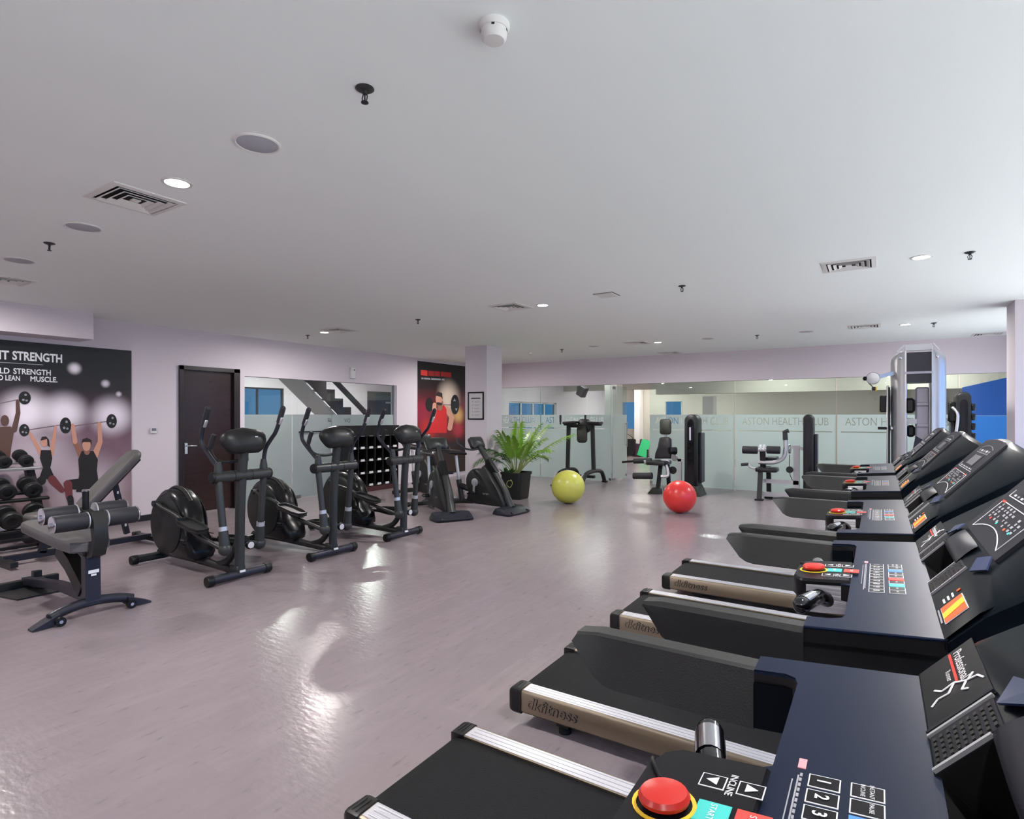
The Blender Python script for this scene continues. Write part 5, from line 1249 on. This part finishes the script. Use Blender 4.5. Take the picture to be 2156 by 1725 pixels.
y0, y1, zt_ = on_x(879, 760, XL).y, on_x(979, 772, XL).y + .55, on_x(879, 760, XL).z
gl = [(Vector(on_x(u, v, PX)), r_, c_, s_) for u, v, r_, c_, s_ in ((945, 838, .55, (226, 208, 190), .95), (965, 875, .30, (226, 180, 110), .8), (890, 870, .45, (150, 30, 60), .7), (900, 905, .4, (200, 40, 40), .7), (965, 905, .3, (190, 50, 70), .7))]
pm2 = poster_material('red_poster_print', [(.1, (60, 40, 34)), (.8, (40, 26, 26)), (1.1, (110, 26, 34)), (1.7, (110, 30, 44)), (2.15, (40, 22, 24)), (2.4, (20, 20, 20))], gl)
t = tag(MB().box((XL + .006, (y0 + y1) / 2, (zt_ + .1) / 2), (.012, y1 - y0, zt_ - .1), pm2).build('red_poster'), 'black and red poster of a man with a barbell beside the column', 'poster')
b = MB()
for u0, u1 in ((886, 900), (902, 914), (915, 926), (928, 950)): shape(b, [(u0, 779 + (u0 - 886) * .09), (u1, 779 + (u1 - 886) * .09), (u1, 791 + (u1 - 886) * .06), (u0, 790 + (u0 - 886) * .06)], 'redp' if u0 < 901 else dred, 1)
for u0, u1 in ((887, 892), (893, 906), (908, 928), (930, 936)): shape(b, [(u0, 795 + (u0 - 887) * .06), (u1, 795 + (u1 - 887) * .06), (u1, 798.5 + (u1 - 887) * .06), (u0, 798.5 + (u0 - 887) * .06)], 'greyp', 1)
b.build('headline_bars', t, stuff=True)
b = MB(); limb(b, (908, 852, 1), (955, 853, 1), steelp, 1); oval(b, 958, 852, 9, 21, blk, 2); shape(b, [(954, 845), (960, 845), (957, 839)], 'greyp', 3); shape(b, [(958, 860), (963, 860), (961, 866)], 'greyp', 3); oval(b, 904, 852, 8, 15, blk, 2)
b.build('barbell_print', t)
b = MB(); limb(b, (916, 862, 4), (912, 878, 4), skin, 2); limb(b, (914, 862, 4), (915, 852, 4), skin, 3); limb(b, (940, 860, 5), (952, 880, 5), skin, 2); limb(b, (951, 880, 5), (947, 902, 5), skin, 3)
shape(b, [(920, 862), (935, 853), (940, 862), (941, 885), (940, 912), (905, 912), (902, 890), (917, 878)], tank, 4); limb(b, (926, 860, 5), (928, 848, 5), skin2, 5); oval(b, 924, 841, 7, 11, skin, 6); shape(b, [(917, 832), (922, 825), (931, 828), (932, 842), (929, 836), (920, 834)], hair, 7); limb(b, (922, 850, 3), (928, 851, 3), hair, 7)
b.build('athlete_print', t)

p0, p1 = on_y(986, 826, 8.71), on_y(1019, 884, 8.71); cxn, czn, wn_, hn_ = (p0.x + p1.x) / 2, (p0.z + p1.z) / 2, p1.x - p0.x, p0.z - p1.z
t = thing('framed_notice', 'black framed notice hanging on the square column', 'framed notice', (cxn, 8.70, czn))
b = MB()
for s in (-1, 1): b.box((s * (wn_ / 2 - .012), 0, 0), (.024, .02, hn_), 'black', bev=.003); b.box((0, 0, s * (hn_ / 2 - .012)), (wn_, .02, .024), 'black', bev=.003)
b.build('frame', t); pp = MB().box((0, .004, 0), (wn_ - .04, .008, hn_ - .04), 'paper').build('sheet', t)
b = MB(); b.box((0, -.001, hn_ * .27), (wn_ * .58, .001, .018), 'charcoal')
for k in range(5):
    b.box((-wn_ * .2, -.001, hn_ * (.15 - .12 * k)), (.02, .001, .02), 'greyp'); b.box((wn_ * .08, -.001, hn_ * (.16 - .12 * k)), (wn_ * .36, .001, .006), 'greyp'); b.box((wn_ * .05, -.001, hn_ * (.13 - .12 * k)), (wn_ * .3, .001, .006), 'greyp')
b.build('text_lines', pp, stuff=True)
o = tag(MB().box((-7.0, 8.35, .11), (.16, .3, .22), 'tan', bev=.006).build('cardboard_box'), 'small tan box on the floor behind the exercise bikes', 'box')
MB().box((-6.918, 8.35, .17), (.003, .1, .03), 'charcoal').build('hand_slot', o)
